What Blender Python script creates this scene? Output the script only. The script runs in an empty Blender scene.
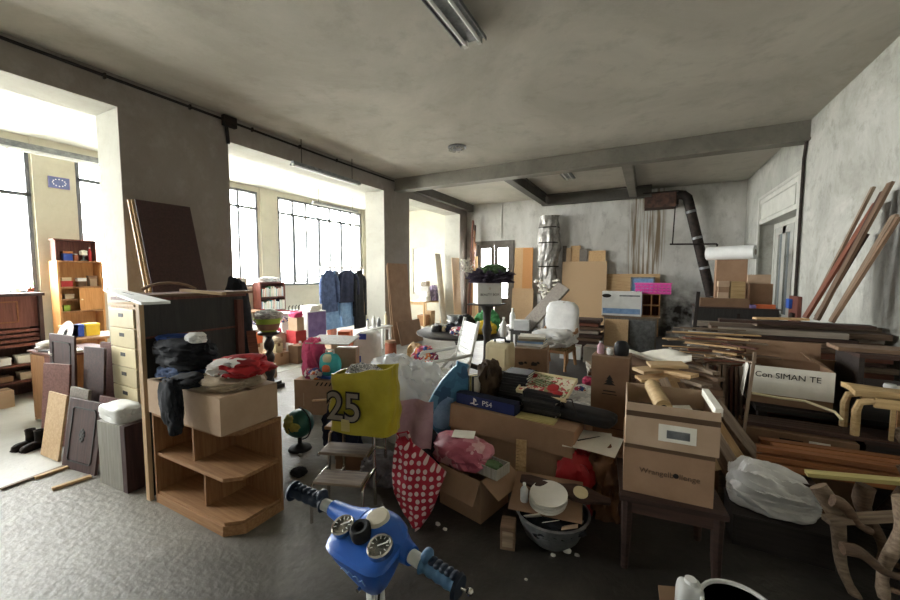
import bpy, bmesh, math, random
from mathutils import Vector, Matrix, Euler, noise as NZ
R=math.radians; V=Vector; PI=math.pi
sc=bpy.context.scene; COL=sc.collection
rnd=random.Random(7)
# ---------------------------------------------------------------- camera and pixel helpers
CAMP=V((0,0,1.7)); YAW=R(27.70); PIT=R(3.98); FPX=377.6
cr=V((math.cos(YAW),math.sin(YAW),0)); cf0=V((-math.sin(YAW),math.cos(YAW),0))
cf=cf0*math.cos(PIT)-V((0,0,1))*math.sin(PIT); cu=cr.cross(cf)
def ray(px,py): return cf+cr*((px-450)/FPX)-cu*((py-300)/FPX)
def PZ(px,py,z=0.0): d=ray(px,py); return CAMP+d*((z-CAMP.z)/d.z)
def PY(px,py,y): d=ray(px,py); return CAMP+d*(y/d.y)
def PX(px,py,x): d=ray(px,py); return CAMP+d*(x/d.x)
cam=bpy.data.cameras.new('camera'); co=bpy.data.objects.new('camera',cam); COL.objects.link(co)
co.matrix_world=Matrix(((cr.x,cu.x,-cf.x,0),(cr.y,cu.y,-cf.y,0),(cr.z,cu.z,-cf.z,1.7),(0,0,0,1)))
cam.sensor_width=36; cam.lens=36*FPX/900; cam.clip_start=.05; sc.camera=co
# ---------------------------------------------------------------- materials
def lin(h):
    h=h.lstrip('#'); c=[int(h[i:i+2],16)/255 for i in (0,2,4)]
    return tuple((x/12.92 if x<=.04045 else ((x+.055)/1.055)**2.4) for x in c)+(1,)
def nodes(name):
    m=bpy.data.materials.new(name); m.use_nodes=True; nt=m.node_tree; b=nt.nodes['Principled BSDF']
    return m,nt,b
def mk(name,c1,c2=None,scale=6,rough=.8,bump=0,metal=0,stretch=(1,1,1),rv=.12,detail=5,lo=.35,hi=.65,bscale=None,alpha=None,trans=0,spec=.4,sheen=0):
    m,nt,b=nodes(name); L=nt.links
    b.inputs['Roughness'].default_value=rough; b.inputs['Metallic'].default_value=metal
    b.inputs['Specular IOR Level'].default_value=spec
    if sheen: b.inputs['Sheen Weight'].default_value=sheen
    tc=nt.nodes.new('ShaderNodeTexCoord'); mp=nt.nodes.new('ShaderNodeMapping'); mp.inputs['Scale'].default_value=stretch
    oi=nt.nodes.new('ShaderNodeObjectInfo'); 
    add=nt.nodes.new('ShaderNodeVectorMath'); add.operation='ADD'
    L.new(tc.outputs['Object'],add.inputs[0]); 
    mul=nt.nodes.new('ShaderNodeMath'); mul.operation='MULTIPLY'; mul.inputs[1].default_value=37
    L.new(oi.outputs['Random'],mul.inputs[0]); L.new(mul.outputs[0],add.inputs[1]); L.new(add.outputs[0],mp.inputs['Vector'])
    nz=nt.nodes.new('ShaderNodeTexNoise'); nz.inputs['Scale'].default_value=scale; nz.inputs['Detail'].default_value=detail
    nz.inputs['Roughness'].default_value=.6
    L.new(mp.outputs[0],nz.inputs['Vector'])
    rp=nt.nodes.new('ShaderNodeValToRGB'); rp.color_ramp.elements[0].position=lo; rp.color_ramp.elements[1].position=hi
    rp.color_ramp.elements[0].color=lin(c1); rp.color_ramp.elements[1].color=lin(c2 or c1)
    L.new(nz.outputs['Fac'],rp.inputs['Fac'])
    hs=nt.nodes.new('ShaderNodeHueSaturation'); L.new(rp.outputs[0],hs.inputs['Color'])
    mr=nt.nodes.new('ShaderNodeMapRange'); mr.inputs['To Min'].default_value=1-rv; mr.inputs['To Max'].default_value=1+rv
    L.new(oi.outputs['Random'],mr.inputs['Value']); L.new(mr.outputs[0],hs.inputs['Value'])
    L.new(hs.outputs[0],b.inputs['Base Color'])
    if bump:
        n2=nz
        if bscale:
            n2=nt.nodes.new('ShaderNodeTexNoise'); n2.inputs['Scale'].default_value=bscale; n2.inputs['Detail'].default_value=4
            L.new(mp.outputs[0],n2.inputs['Vector'])
        bp=nt.nodes.new('ShaderNodeBump'); bp.inputs['Strength'].default_value=bump; bp.inputs['Distance'].default_value=.02
        L.new(n2.outputs['Fac'],bp.inputs['Height']); L.new(bp.outputs[0],b.inputs['Normal'])
    if trans: b.inputs['Transmission Weight'].default_value=trans
    if alpha is not None: b.inputs['Alpha'].default_value=alpha
    return m
M={}
def W(k,c1,c2,**kw):   # wood: grain runs along local X
    kw.setdefault('rough',.65); M[k]=mk('wood_'+k,c1,c2,scale=3,stretch=(1.2,18,18),bump=.15,**kw)
def WZ(k,c1,c2,**kw):
    kw.setdefault('rough',.6); M[k]=mk('wood_'+k,c1,c2,scale=3,stretch=(16,16,1.2),bump=.12,**kw)
W('oak','8a6340','a57c54'); WZ('oakz','855c38','a0744c'); W('pine','b89468','d2b184',rv=.2); WZ('pinez','b08c60','cbaa7c')
W('old','5b4636','7e6550',rv=.3); W('grey','7d7266','9b9083',rv=.25); W('dark','33231d','4a332a',rv=.25); WZ('darkz','35211f','4a302c')
W('rwood','5e3527','7b4a36',rv=.2); WZ('redz','5a3026','74453a'); W('ply','b3966f','c6aa84',rv=.15); WZ('plyz','b1926c','c4a782'); W('mould','7a4c2c','966038',rv=.25)
W('charcoal','231d1b','332b27',rv=.2); WZ('charz','282625','363331',rough=.5); WZ('orange','b07a45','c48e57'); W('lath','a88a5e','c2a678',rv=.2); W('yel','b5a668','c6b87c'); W('weath','6e5c4c','93806b',rv=.3)
WZ('greyz','6f675e','8d857b'); WZ('sil','8d8a80','a5a197')
def C(k,c1,c2,**kw): M[k]=mk(k,c1,c2,**kw)
C('card','907259','9f8066',scale=4,rough=.9,rv=.15); C('carddark','6e5440','7d614a',scale=4,rough=.9,rv=.15); C('cardlight','a98f76','b89f86',scale=4,rough=.9)
C('cardgrey','8f8577','a3998a',scale=5,rough=.9); C('tape','7a5433','7f5a38',rough=.35); C('tapedark','56412f','5e4835',rough=.5); C('inner','75573d','846549',rough=.95)
C('white','d8d8d4','e4e4e0',rough=.7); C('paper','d9d4c6','e6e2d6',rough=.85,rv=.06); C('plaswhite','c9c9c4','dadad6',rough=.4); C('cream','cfc19a','d8cba6',rough=.45)
C('black','121214','1d1c1e',rough=.5); C('blackcloth','141519','23252b',rough=.95,scale=14,bump=.3); C('navy','191f35','262d47',rough=.9,scale=12,bump=.3)
C('denim','24334f','3a4f74',rough=.95,scale=20,bump=.2); C('denimlight','6f8fb8','8aa8cc',rough=.95,scale=12); C('jacketblue','3f4c68','55648a',rough=.95,scale=10)
C('greycloth','6c6a6c','85828a',rough=.95,scale=12); C('redcloth','a51f24','c23535',rough=.95,scale=9,bump=.2); C('pinkcloth','b08a94','c29ea6',rough=.95,scale=9,bump=.2); C('pink','c83e6a','d65c80',rough=.9,scale=9)
C('hot','d94aa0','e560b0',rough=.5); C('beige','a3917c','bba98f',rough=.95,scale=10,bump=.2); C('whitecloth','c9c8c6','dcdbd8',rough=.95,scale=6,bump=.1); C('teal','2d9aa0','49b3b4',rough=.7); C('royal','24448f','2f56a8',rough=.6)
C('orangep','c8613a','d87548',rough=.7); C('yellowp','d8b42a','e2c340',rough=.6); C('greenp','3f8f55','54a468',rough=.7); C('lime','9fc04a','b4d060',rough=.7); C('purple','6d5a8a','8674a4',rough=.8); C('lilac','9788a8','aca0bc',rough=.8)
C('red','a3262a','b83236',rough=.55); C('steel','8d8f92','a6a8aa',rough=.3,metal=1); C('chrome','b8b4ac','cfcac2',rough=.22,metal=1); C('iron','211d1b','3a302a',rough=.7,metal=.5,scale=10); C('rust','382a24','5b4034',rough=.85,scale=8)
C('enamel','b6b8b8','c8caca',rough=.35); C('galv','6c6e70','8f9192',rough=.45,metal=.6,scale=14); C('lampwhite','c4c4be','d4d4ce',rough=.5); C('tube','dcdcd8','eaeae6',rough=.25); C('cable','17130f','241d18',rough=.7)
C('yellowbag','ab9c26','bdae36',rough=.38,bump=.25,bscale=9,scale=5); C('leather','5a3a22','714b2c',rough=.55,bump=.4,scale=8); C('redbag','98161c','b02228',rough=.4,bump=.3,bscale=8)
C('blueshell','1c55ad','2462bd',rough=.32,scale=3,spec=.5); C('gripdark','0d1a2b','16283c',rough=.55); C('gripblue','31506e','49708f',rough=.5); C('rubber','131313','1d1d1d',rough=.8); C('creamcap','c4bba4','d2c9b2',rough=.55,scale=20); C('dial','3b4441','55605b',rough=.3)
C('globe','1d4a44','2b6356',rough=.4,scale=3); C('globeland','8a8a42','9b9250',rough=.5); C('clay','8c4f3a','a0604a',rough=.9); C('twig','3e3024','5a4838',rough=.95); C('leafgreen','4d6b42','66845a',rough=.8); C('leafpurple','3a3440','544a5c',rough=.9); C('blossom','c8c2b4','dcd8cc',rough=.95)
C('foil','77746f','a8a49d',rough=.42,metal=.35,scale=7,bump=.6,bscale=6); C('plate','dedad0','ebe7de',rough=.3); C('debris','b4b0a8','cfcbc4',rough=.95,rv=.3); C('plant','51804a','6c9a5c',rough=.8); C('magenta','a03a78','b85a90',rough=.8)
C("ps","1b2758","22306a",rough=.5,rv=0); C("ink",'1d1916','241f1b',rough=.8,rv=0); C('inkred','8a2020','9a2828',rv=0); C('inkblue','24346e','2c3e7c',rv=0); C('inkwhite','e8e8e8','f0f0f0',rv=0); C('bluelabel','2b48a0','3454ac',rough=.5); C('flagblue','5a648e','6a74a0',rough=.6)
def fabric_dots(name,base,dot,scale,size):
    m,nt,b=nodes(name); L=nt.links; tc=nt.nodes.new('ShaderNodeTexCoord'); v=nt.nodes.new('ShaderNodeTexVoronoi'); v.voronoi_dimensions='2D'; v.inputs['Scale'].default_value=scale; v.inputs['Randomness'].default_value=.25
    mp=nt.nodes.new('ShaderNodeMapping'); mp.inputs['Rotation'].default_value=(0,R(90),R(0)); sx=nt.nodes.new('ShaderNodeSeparateXYZ'); cx=nt.nodes.new('ShaderNodeCombineXYZ')
    L.new(tc.outputs['Object'],sx.inputs[0]); L.new(sx.outputs['X'],cx.inputs['X']); L.new(sx.outputs['Z'],cx.inputs['Y']); L.new(cx.outputs[0],v.inputs['Vector'])
    rp=nt.nodes.new('ShaderNodeValToRGB'); rp.color_ramp.elements[0].position=size; rp.color_ramp.elements[1].position=size+.03; rp.color_ramp.elements[0].color=lin(dot); rp.color_ramp.elements[1].color=lin(base)
    L.new(v.outputs['Distance'],rp.inputs['Fac']); L.new(rp.outputs[0],b.inputs['Base Color']); b.inputs['Roughness'].default_value=.75; return m
M['polka']=fabric_dots('polka_dot_fabric','a3142f','d9bfbd',22,.30)
def patches(name,cols,scale,rough=.8,rand=1):
    m,nt,b=nodes(name); L=nt.links; tc=nt.nodes.new('ShaderNodeTexCoord'); nz=nt.nodes.new('ShaderNodeTexNoise'); nz.inputs['Scale'].default_value=scale*.7; mx=nt.nodes.new('ShaderNodeMixRGB'); mx.inputs['Fac'].default_value=.25
    L.new(tc.outputs['Object'],nz.inputs['Vector']); L.new(tc.outputs['Object'],mx.inputs[1]); L.new(nz.outputs['Color'],mx.inputs[2])
    v=nt.nodes.new('ShaderNodeTexVoronoi'); v.inputs['Scale'].default_value=scale; L.new(mx.outputs[0],v.inputs['Vector'])
    s=nt.nodes.new('ShaderNodeSeparateColor'); L.new(v.outputs['Color'],s.inputs[0]); rp=nt.nodes.new('ShaderNodeValToRGB'); rp.color_ramp.interpolation='CONSTANT'
    e=rp.color_ramp.elements; n=len(cols); e[0].position=0; e[0].color=lin(cols[0]); e[1].position=1/n; e[1].color=lin(cols[1])
    for i in range(2,n): q=e.new(i/n); q.color=lin(cols[i])
    L.new(s.outputs[0],rp.inputs['Fac']); L.new(rp.outputs[0],b.inputs['Base Color']); b.inputs['Roughness'].default_value=rough; return m
M['news']=patches('newspaper',['cfccc4','8a8a88','dedbd4','55565a','b8b4ac'],40); M['floral']=patches('floral_print',['ded6c0','d9cfb8','8f9468','dcd3bc','b3484a','ded6c0'],22); M['gaudy']=patches('patterned_cloth',['b23a5a','3a4c86','d8d0c8','d87a3a','8a2f52','e0d9d0'],16)
M['redwhite']=patches('red_white_knit',['b3292d','c9c3bf','a82428','d5d0cc','8e1c22'],9,.95); M['surf']=patches('printed_blue_board',['3a6f96','5a90b4','2c587e','89b2c8','447ca4'],9,.4); M['camo']=patches('floral_upholstery',['8a7450','75603f','a08a62','5f5338'],26,.95); M['pinkwrap']=patches('pink_wrap',['b05c6c','c07c86','9c4658','cfa4a6','a85062'],12,.45)
M['marble']=patches('papers',['dcdad4','c4c4c0','e8e6e0','b0aeac'],14,.8)
def glassy(name,tint,rough,fac):
    m=bpy.data.materials.new(name); m.use_nodes=True; nt=m.node_tree; nt.nodes.clear(); L=nt.links
    o=nt.nodes.new('ShaderNodeOutputMaterial'); t=nt.nodes.new('ShaderNodeBsdfTransparent'); t.inputs[0].default_value=tint; g=nt.nodes.new('ShaderNodeBsdfPrincipled'); g.inputs['Base Color'].default_value=(.8,.82,.84,1); g.inputs['Roughness'].default_value=rough
    mx=nt.nodes.new('ShaderNodeMixShader'); mx.inputs[0].default_value=fac; L.new(t.outputs[0],mx.inputs[1]); L.new(g.outputs[0],mx.inputs[2]); L.new(mx.outputs[0],o.inputs[0]); return m
M['glass']=glassy('window_glass',(.97,.99,1,1),.1,.05); M['film']=glassy('clear_plastic_film',(.93,.95,.96,1),.18,.6); M['wrap']=glassy('plastic_wrap',(.95,.95,.94,1),.25,.6)
M['dimpane']=mk('dim_grey_glass','6f7474','7f8484',rough=.25)  # opaque grey colour stands in for the dimness behind the door glass
# ---------------------------------------------------------------- mesh builder
_ico={}
def ico(sub):
    if sub not in _ico:
        bm=bmesh.new(); bmesh.ops.create_icosphere(bm,subdivisions=sub,radius=1); bm.verts.ensure_lookup_table()
        _ico[sub]=([v.co.copy() for v in bm.verts],[tuple(v.index for v in f.verts) for f in bm.faces]); bm.free()
    return _ico[sub]
class MB:
    def __init__(s): s.v=[]; s.f=[]; s.mi=[]; s.m=0
    def add(s,vs,fs):
        o=len(s.v); s.v+=[V(q) for q in vs]; s.f+=[tuple(o+i for i in f) for f in fs]; s.mi+=[s.m]*len(fs); return s
    def box(s,x,y,z,sx,sy,sz,rot=None):  # x,y centre, z centre
        vs=[V((dx*sx/2,dy*sy/2,dz*sz/2)) for dx in(-1,1) for dy in(-1,1) for dz in(-1,1)]
        if rot is not None:
            q=rot if isinstance(rot,Matrix) else Euler(rot).to_matrix(); vs=[q@a for a in vs]
        vs=[a+V((x,y,z)) for a in vs]
        return s.add(vs,[(0,1,3,2),(4,6,7,5),(0,4,5,1),(2,3,7,6),(0,2,6,4),(1,5,7,3)])
    def bb(s,x0,x1,y0,y1,z0,z1): return s.box((x0+x1)/2,(y0+y1)/2,(z0+z1)/2,x1-x0,y1-y0,z1-z0)
    def cyl(s,a,b,r0,r1=None,n=16,caps=True):
        a=V(a); b=V(b); r1=r0 if r1 is None else r1; d=(b-a).normalized(); u=d.orthogonal().normalized(); w=d.cross(u)
        vs=[a+(u*math.cos(2*PI*i/n)+w*math.sin(2*PI*i/n))*r0 for i in range(n)]+[b+(u*math.cos(2*PI*i/n)+w*math.sin(2*PI*i/n))*r1 for i in range(n)]
        fs=[(i,(i+1)%n,n+(i+1)%n,n+i) for i in range(n)]
        if caps: fs+=[tuple(range(n-1,-1,-1)),tuple(range(n,2*n))]
        return s.add(vs,fs)
    def tube(s,pts,r,n=10):
        pts=[V(p) for p in pts]; rs=r if isinstance(r,(list,tuple)) else [r]*len(pts); vs=[]; fs=[]; u=None
        for i,p in enumerate(pts):
            d=(pts[min(i+1,len(pts)-1)]-pts[max(i-1,0)]).normalized()
            u=d.orthogonal().normalized() if u is None else (u-d*u.dot(d)).normalized()
            w=d.cross(u); vs+=[p+(u*math.cos(2*PI*k/n)+w*math.sin(2*PI*k/n))*rs[i] for k in range(n)]
        for i in range(len(pts)-1):
            for k in range(n): fs.append((i*n+k,i*n+(k+1)%n,(i+1)*n+(k+1)%n,(i+1)*n+k))
        fs+=[tuple(range(n-1,-1,-1)),tuple(range((len(pts)-1)*n,len(pts)*n))]
        return s.add(vs,fs)
    def lathe(s,prof,n=24,o=(0,0,0),rot=None):
        vs=[];fs=[]; o=V(o)
        for r,z in prof:
            for k in range(n):
                q=V((r*math.cos(2*PI*k/n),r*math.sin(2*PI*k/n),z)); vs.append((rot@q if rot else q)+o)
        for i in range(len(prof)-1):
            for k in range(n): fs.append((i*n+k,i*n+(k+1)%n,(i+1)*n+(k+1)%n,(i+1)*n+k))
        fs+=[tuple(range(n-1,-1,-1)),tuple(range((len(prof)-1)*n,len(prof)*n))]
        return s.add(vs,fs)
    def prism(s,poly,z0,z1,T=None):
        n=len(poly); vs=[V((x,y,z0)) for x,y in poly]+[V((x,y,z1)) for x,y in poly]
        if T is not None: vs=[T@a for a in vs]
        return s.add(vs,[tuple(range(n-1,-1,-1)),tuple(range(n,2*n))]+[(i,(i+1)%n,n+(i+1)%n,n+i) for i in range(n)])
    def loft(s,secs,cap=True):
        n=len(secs[0]); vs=[p for q in secs for p in q]; fs=[]
        for i in range(len(secs)-1):
            for k in range(n): fs.append((i*n+k,i*n+(k+1)%n,(i+1)*n+(k+1)%n,(i+1)*n+k))
        if cap: fs+=[tuple(range(n-1,-1,-1)),tuple(range((len(secs)-1)*n,len(secs)*n))]
        return s.add(vs,fs)
    def blob(s,sx,sy,sz,seed=0,amp=.12,fr=1.6,p=2.6,sub=4,cut=.6,crease=.0,cfr=3.0,o=(0,0,0),rot=None,fn=None):
        vs,fs=ico(sub); out=[]; sd=V((seed*3.7,seed*1.3,seed*7.1))
        for n in vs:
            r=(abs(n.x)**p+abs(n.y)**p+abs(n.z)**p)**(-1/p)
            k=1+amp*(NZ.noise(n*fr+sd)+.5*NZ.noise(n*fr*2.1+sd))
            if crease: k-=crease*(abs(NZ.noise(n*cfr+sd))+.6*abs(NZ.noise(n*cfr*2.3+sd*2)))-crease*.3
            q=n*r*k; q=V((q.x*sx,q.y*sy,max(q.z,-cut)*sz+cut*sz))
            if fn: q=fn(q)
            out.append((rot@q if rot else q)+V(o))
        return s.add(out,fs)
    def sheet(s,fn,nu,nv,t=.004):  # fn(u,v)->Vector, both sides with thickness
        P=[fn(i/nu,j/nv) for i in range(nu+1) for j in range(nv+1)]; n=len(P)
        low=[p-V((0,0,t)) for p in P]; fs=[]; w=nv+1
        for i in range(nu):
            for j in range(nv):
                a=i*w+j; fs.append((a,a+w,a+w+1,a+1)); fs.append((n+a,n+a+1,n+a+w+1,n+a+w))
        rim=[i*w for i in range(nu+1)]+[nu*w+j for j in range(1,nv+1)]+[i*w+nv for i in range(nu-1,-1,-1)]+[j for j in range(nv-1,0,-1)]
        for k in range(len(rim)):
            a,b=rim[k],rim[(k+1)%len(rim)]; fs.append((b,a,n+a,n+b))
        return s.add(P+low,fs)
    def build(s,name,mat,parent=None,smooth=False,bevel=0,loc=None,rot=None):
        me=bpy.data.meshes.new(name); me.from_pydata(s.v,[],s.f)
        mats=mat if isinstance(mat,(list,tuple)) else [mat]
        for m in mats: me.materials.append(M[m] if isinstance(m,str) else m)
        if len(mats)>1: me.polygons.foreach_set('material_index',s.mi)
        bm=bmesh.new(); bm.from_mesh(me); bmesh.ops.recalc_face_normals(bm,faces=bm.faces); bm.to_mesh(me); bm.free()
        if smooth:
            me.polygons.foreach_set('use_smooth',[True]*len(me.polygons))
            try: me.set_sharp_from_angle(angle=R(40))
            except Exception: pass
        o=bpy.data.objects.new(name,me); COL.objects.link(o)
        if parent: o.parent=parent
        if loc is not None: o.location=loc
        if rot is not None: o.rotation_euler=rot
        if bevel:
            b=o.modifiers.new('bevel','BEVEL'); b.width=bevel; b.segments=2; b.limit_method='ANGLE'; b.angle_limit=R(40)
        return o
def tag(o,label,cat,group=None,kind=None):
    o['label']=label; o['category']=cat
    if group: o['group']=group
    if kind: o['kind']=kind
    return o
def T(name,label,cat,loc=(0,0,0),rz=0,group=None,rot=None):
    o=bpy.data.objects.new(name,None); COL.objects.link(o); o.empty_display_size=.1; o.location=loc
    o.rotation_euler=rot if rot is not None else (0,0,rz); return tag(o,label,cat,group)
def S(name,mb,mat,parent=None,**kw):
    o=mb.build(name,mat,parent,**kw)
    if not parent: o['kind']='structure'
    return o
def solid(name,label,cat,mb,mat,loc=(0,0,0),rz=0,group=None,rot=None,**kw):
    o=mb.build(name,mat,None,**kw); o.location=loc; o.rotation_euler=rot if rot is not None else (0,0,rz); return tag(o,label,cat,group)
def basis(ex,ey):
    x=V(ex).normalized(); z=x.cross(V(ey)).normalized(); y=z.cross(x); return Matrix((x,y,z)).transposed()
def slab(name,label,cat,o,ex,ey,t,mat,group=None,bevel=.002,parent=None):
    """board with one corner at o, edges ex and ey, thickness t to the side of ex x ey"""
    ex=V(ex); ey=V(ey); m=basis(ex,ey); w=ex.length; h=ey.length; mb=MB(); mb.bb(-w/2,w/2,-h/2,h/2,-t/2,t/2)
    n=m.col[2]; c=V(o)+ex/2+ey/2+n*t/2
    ob=mb.build(name,mat,parent,bevel=bevel); ob.matrix_world=Matrix.Translation(c)@m.to_4x4()
    if label: tag(ob,label,cat,group)
    return ob
def plank(label,a,b,w,t,mat,group=None,name='plank',cat='plank',roll=0,up=(0,0,1),skew=.0):
    a=V(a); b=V(b); d=b-a; L=d.length; x=d.normalized(); u=V(up); 
    if abs(x.dot(u))>.95: u=V((0,1,0))
    y=u.cross(x).normalized(); z=x.cross(y); m=Matrix((x,y,z)).transposed()@Matrix.Rotation(roll,3,'X')
    mb=MB(); k=skew*w; vs=[(-L/2+k,-w/2,-t/2),(-L/2-k,w/2,-t/2),(L/2-k,w/2,-t/2),(L/2+k,-w/2,-t/2),(-L/2+k,-w/2,t/2),(-L/2-k,w/2,t/2),(L/2-k,w/2,t/2),(L/2+k,-w/2,t/2)]
    mb.add(vs,[(3,2,1,0),(4,5,6,7),(0,1,5,4),(1,2,6,5),(2,3,7,6),(3,0,4,7)])
    o=mb.build(name,mat); o.matrix_world=Matrix.Translation((a+b)/2)@m.to_4x4(); return tag(o,label,cat,group)
def text(s,size,mat,parent,loc,rot,name='lettering',thick=.0008,sx=1,bold=0):
    cu=bpy.data.curves.new('t','FONT'); cu.body=s; cu.size=size; cu.align_x='CENTER'; cu.align_y='CENTER'; cu.extrude=thick; cu.offset=bold
    to=bpy.data.objects.new('t',cu); COL.objects.link(to); dg=bpy.context.evaluated_depsgraph_get(); me=bpy.data.meshes.new_from_object(to.evaluated_get(dg))
    bpy.data.objects.remove(to); me.materials.clear(); me.materials.append(M[mat]); me.name=name
    o=bpy.data.objects.new(name,me); COL.objects.link(o); o.parent=parent; o.location=loc; o.rotation_euler=rot; o.scale=(sx,1,1); return o
FRONT=(R(90),0,0); RIGHT=(R(90),0,R(90))
def carton(label,loc,rz,w,d,h,mat='card',flaps=None,closed=False,group=None,tape=True,txt=(),rot=None,fl=None,t=.006,cat='cardboard box',name='cardboard_box'):
    """front is local -y; flaps: side -> degrees folded out from upright"""
    r=T(name,label,cat,loc,rz,group,rot); mb=MB()
    mb.bb(-w/2,w/2,-d/2,-d/2+t,0,h).bb(-w/2,w/2,d/2-t,d/2,0,h).bb(-w/2,-w/2+t,-d/2+t,d/2-t,0,h).bb(w/2-t,w/2,-d/2+t,d/2-t,0,h).bb(-w/2+t,w/2-t,-d/2+t,d/2-t,0,t)
    if closed: mb.bb(-w/2+t,w/2-t,-d/2+t,d/2-t,h-t,h)
    mb.build('body',mat,r)
    if tape:
        q=MB()
        if closed: q.bb(-w/2,w/2,-.025,.025,h,h+.0015)
        q.bb(-.025,.025,-d/2-.0015,-d/2,(h*.35 if not closed else h*.72),h) if not closed else q.bb(w/2,w/2+.0015,-.025,.025,h*.7,h)
        q.build('tape','tape',r)
    for sd,a in (flaps or {}).items():
        L=w if sd in 'fb' else d; f=fl or min(w,d)*.48; q=MB(); q.bb(-L/2+.004,L/2-.004,-.002,.002,.001,f)
        o=q.build('flap',mat,r); ang={'f':0,'r':90,'b':180,'l':270}[sd]
        e=(Matrix.Rotation(R(ang),4,'Z')@Matrix.Translation((0,-(d if sd in 'fb' else w)/2-.003,h))@Matrix.Rotation(R(a),4,'X')); o.matrix_local=e
    for (s,size,sd,x,z,ink) in txt:
        text(s,size,ink,r,(x,-d/2-.001,z) if sd=='f' else (w/2+.001,x,z),FRONT if sd=='f' else RIGHT,name='printed_lettering')
    return r
def book(label,loc,rz,w,d,h,cover,group=None,cat='book',name='book'):
    r=T(name,label,cat,loc,rz,group); q=MB(); c=min(.004,h*.2)
    q.bb(-w/2,w/2,-d/2,d/2,0,c).bb(-w/2,w/2,-d/2,d/2,h-c,h).bb(-w/2,w/2,-d/2,-d/2+.004,c,h-c); q.build('cover',cover,r)
    MB().bb(-w/2+.004,w/2-.004,-d/2+.004,d/2-.004,c,h-c).build('pages','paper',r); return r
def bottle(label,loc,r_,h,mat,cap='red',group=None,cat='bottle',name='bottle'):
    r=T(name,label,cat,loc,0,group); MB().lathe([(r_*.9,0),(r_,.01),(r_,h*.62),(r_*.75,h*.74),(r_*.35,h*.84),(r_*.35,h*.92)],16).build('body',mat,r,smooth=True)
    MB().lathe([(r_*.42,h*.9),(r_*.42,h)],12).build('cap',cap,r,smooth=True); return r
def jar(label,loc,r_,h,mat,lid='steel',group=None,name='jar',cat='jar'):
    r=T(name,label,cat,loc,0,group); MB().lathe([(r_*.9,0),(r_,.006),(r_,h*.8),(r_*.85,h*.88)],16).build('body',mat,r,smooth=True)
    MB().lathe([(r_*.9,h*.86),(r_*.9,h)],16).build('lid',lid,r,smooth=True); return r
def box(label,loc,rz,w,d,h,mat,name='box',cat='box',group=None,lid=None,rot=None):
    r=T(name,label,cat,loc,rz,group,rot); MB().bb(-w/2,w/2,-d/2,d/2,0,h*.75).build('body',mat,r,bevel=.003)
    MB().bb(-w/2-.003,w/2+.003,-d/2-.003,d/2+.003,h*.75,h).build('lid',lid or mat,r,bevel=.003); return r
def soft(name,label,cat,loc,dims,mat,seed=1,rz=0,group=None,rot=None,sub=4,**kw):
    kw.setdefault('amp',.15); kw.setdefault('crease',.22)
    return solid(name,label,cat,MB().blob(dims[0]/2,dims[1]/2,dims[2]/2/.8,seed=seed,sub=sub,**kw),mat,loc,rz,group,rot,smooth=True)
# ================================================================ SETTING
XL,XI,XO,XR,YB,YF,HC=-5.54,-6.10,-9.30,2.08,11.8,-3.0,4.0
def wallmat(name,c1,c2,c3,sc1=.7,stretch=(1,1,1),bump=.25,stain=.5,rough=.92):
    m,nt,b=nodes(name); L=nt.links; N=nt.nodes.new; b.inputs['Roughness'].default_value=rough; b.inputs['Specular IOR Level'].default_value=.2
    tc=N('ShaderNodeTexCoord'); mp=N('ShaderNodeMapping'); mp.inputs['Scale'].default_value=stretch; L.new(tc.outputs['Object'],mp.inputs[0])
    n1=N('ShaderNodeTexNoise'); n1.inputs['Scale'].default_value=sc1; n1.inputs['Detail'].default_value=9; n1.inputs['Roughness'].default_value=.68; n1.inputs['Distortion'].default_value=.6; L.new(mp.outputs[0],n1.inputs['Vector'])
    n2=N('ShaderNodeTexNoise'); n2.inputs['Scale'].default_value=sc1*6; n2.inputs['Detail'].default_value=8; n2.inputs['Roughness'].default_value=.7; L.new(mp.outputs[0],n2.inputs['Vector'])
    r1=N('ShaderNodeValToRGB'); r1.color_ramp.elements[0].position=.36; r1.color_ramp.elements[1].position=.66; r1.color_ramp.elements[0].color=lin(c1); r1.color_ramp.elements[1].color=lin(c2); L.new(n1.outputs['Fac'],r1.inputs[0])
    r2=N('ShaderNodeValToRGB'); r2.color_ramp.elements[0].position=.52; r2.color_ramp.elements[1].position=.72; r2.color_ramp.elements[0].color=(0,0,0,1); r2.color_ramp.elements[1].color=(stain,)*3+(1,); L.new(n2.outputs['Fac'],r2.inputs[0])
    mx=N('ShaderNodeMixRGB'); L.new(r2.outputs[0],mx.inputs[0]); L.new(r1.outputs[0],mx.inputs[1]); mx.inputs[2].default_value=lin(c3); L.new(mx.outputs[0],b.inputs['Base Color'])
    n3=N('ShaderNodeTexNoise'); n3.inputs['Scale'].default_value=sc1*22; n3.inputs['Detail'].default_value=6; L.new(mp.outputs[0],n3.inputs['Vector'])
    bp=N('ShaderNodeBump'); bp.inputs['Strength'].default_value=bump; bp.inputs['Distance'].default_value=.02; L.new(n3.outputs['Fac'],bp.inputs['Height']); L.new(bp.outputs[0],b.inputs['Normal']); return m
M['ceil']=wallmat('sooty_ceiling_plaster','a8a397','bfbaae','8a8479',.45,(1,1,1),.2,.4)
M['ceilw']=wallmat('annex_ceiling_plaster','a9a89d','b8b6ab','98958a',.5,(1,1,1),.1,.35)
M['wallL']=wallmat('grey_brown_plaster','8a827b','9c958e','aea79f',.8,(1,1,.8),.25,.4)
M['wallrev']=wallmat('pale_reveal_paint','a19f94','aeaca2','8f8b82',.9,(1,1,1),.15,.4)
M['wallB']=wallmat('old_grey_limewash','b3b1a9','d4d2cc','858078',.9,(1,1,.55),.3,.5)
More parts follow.
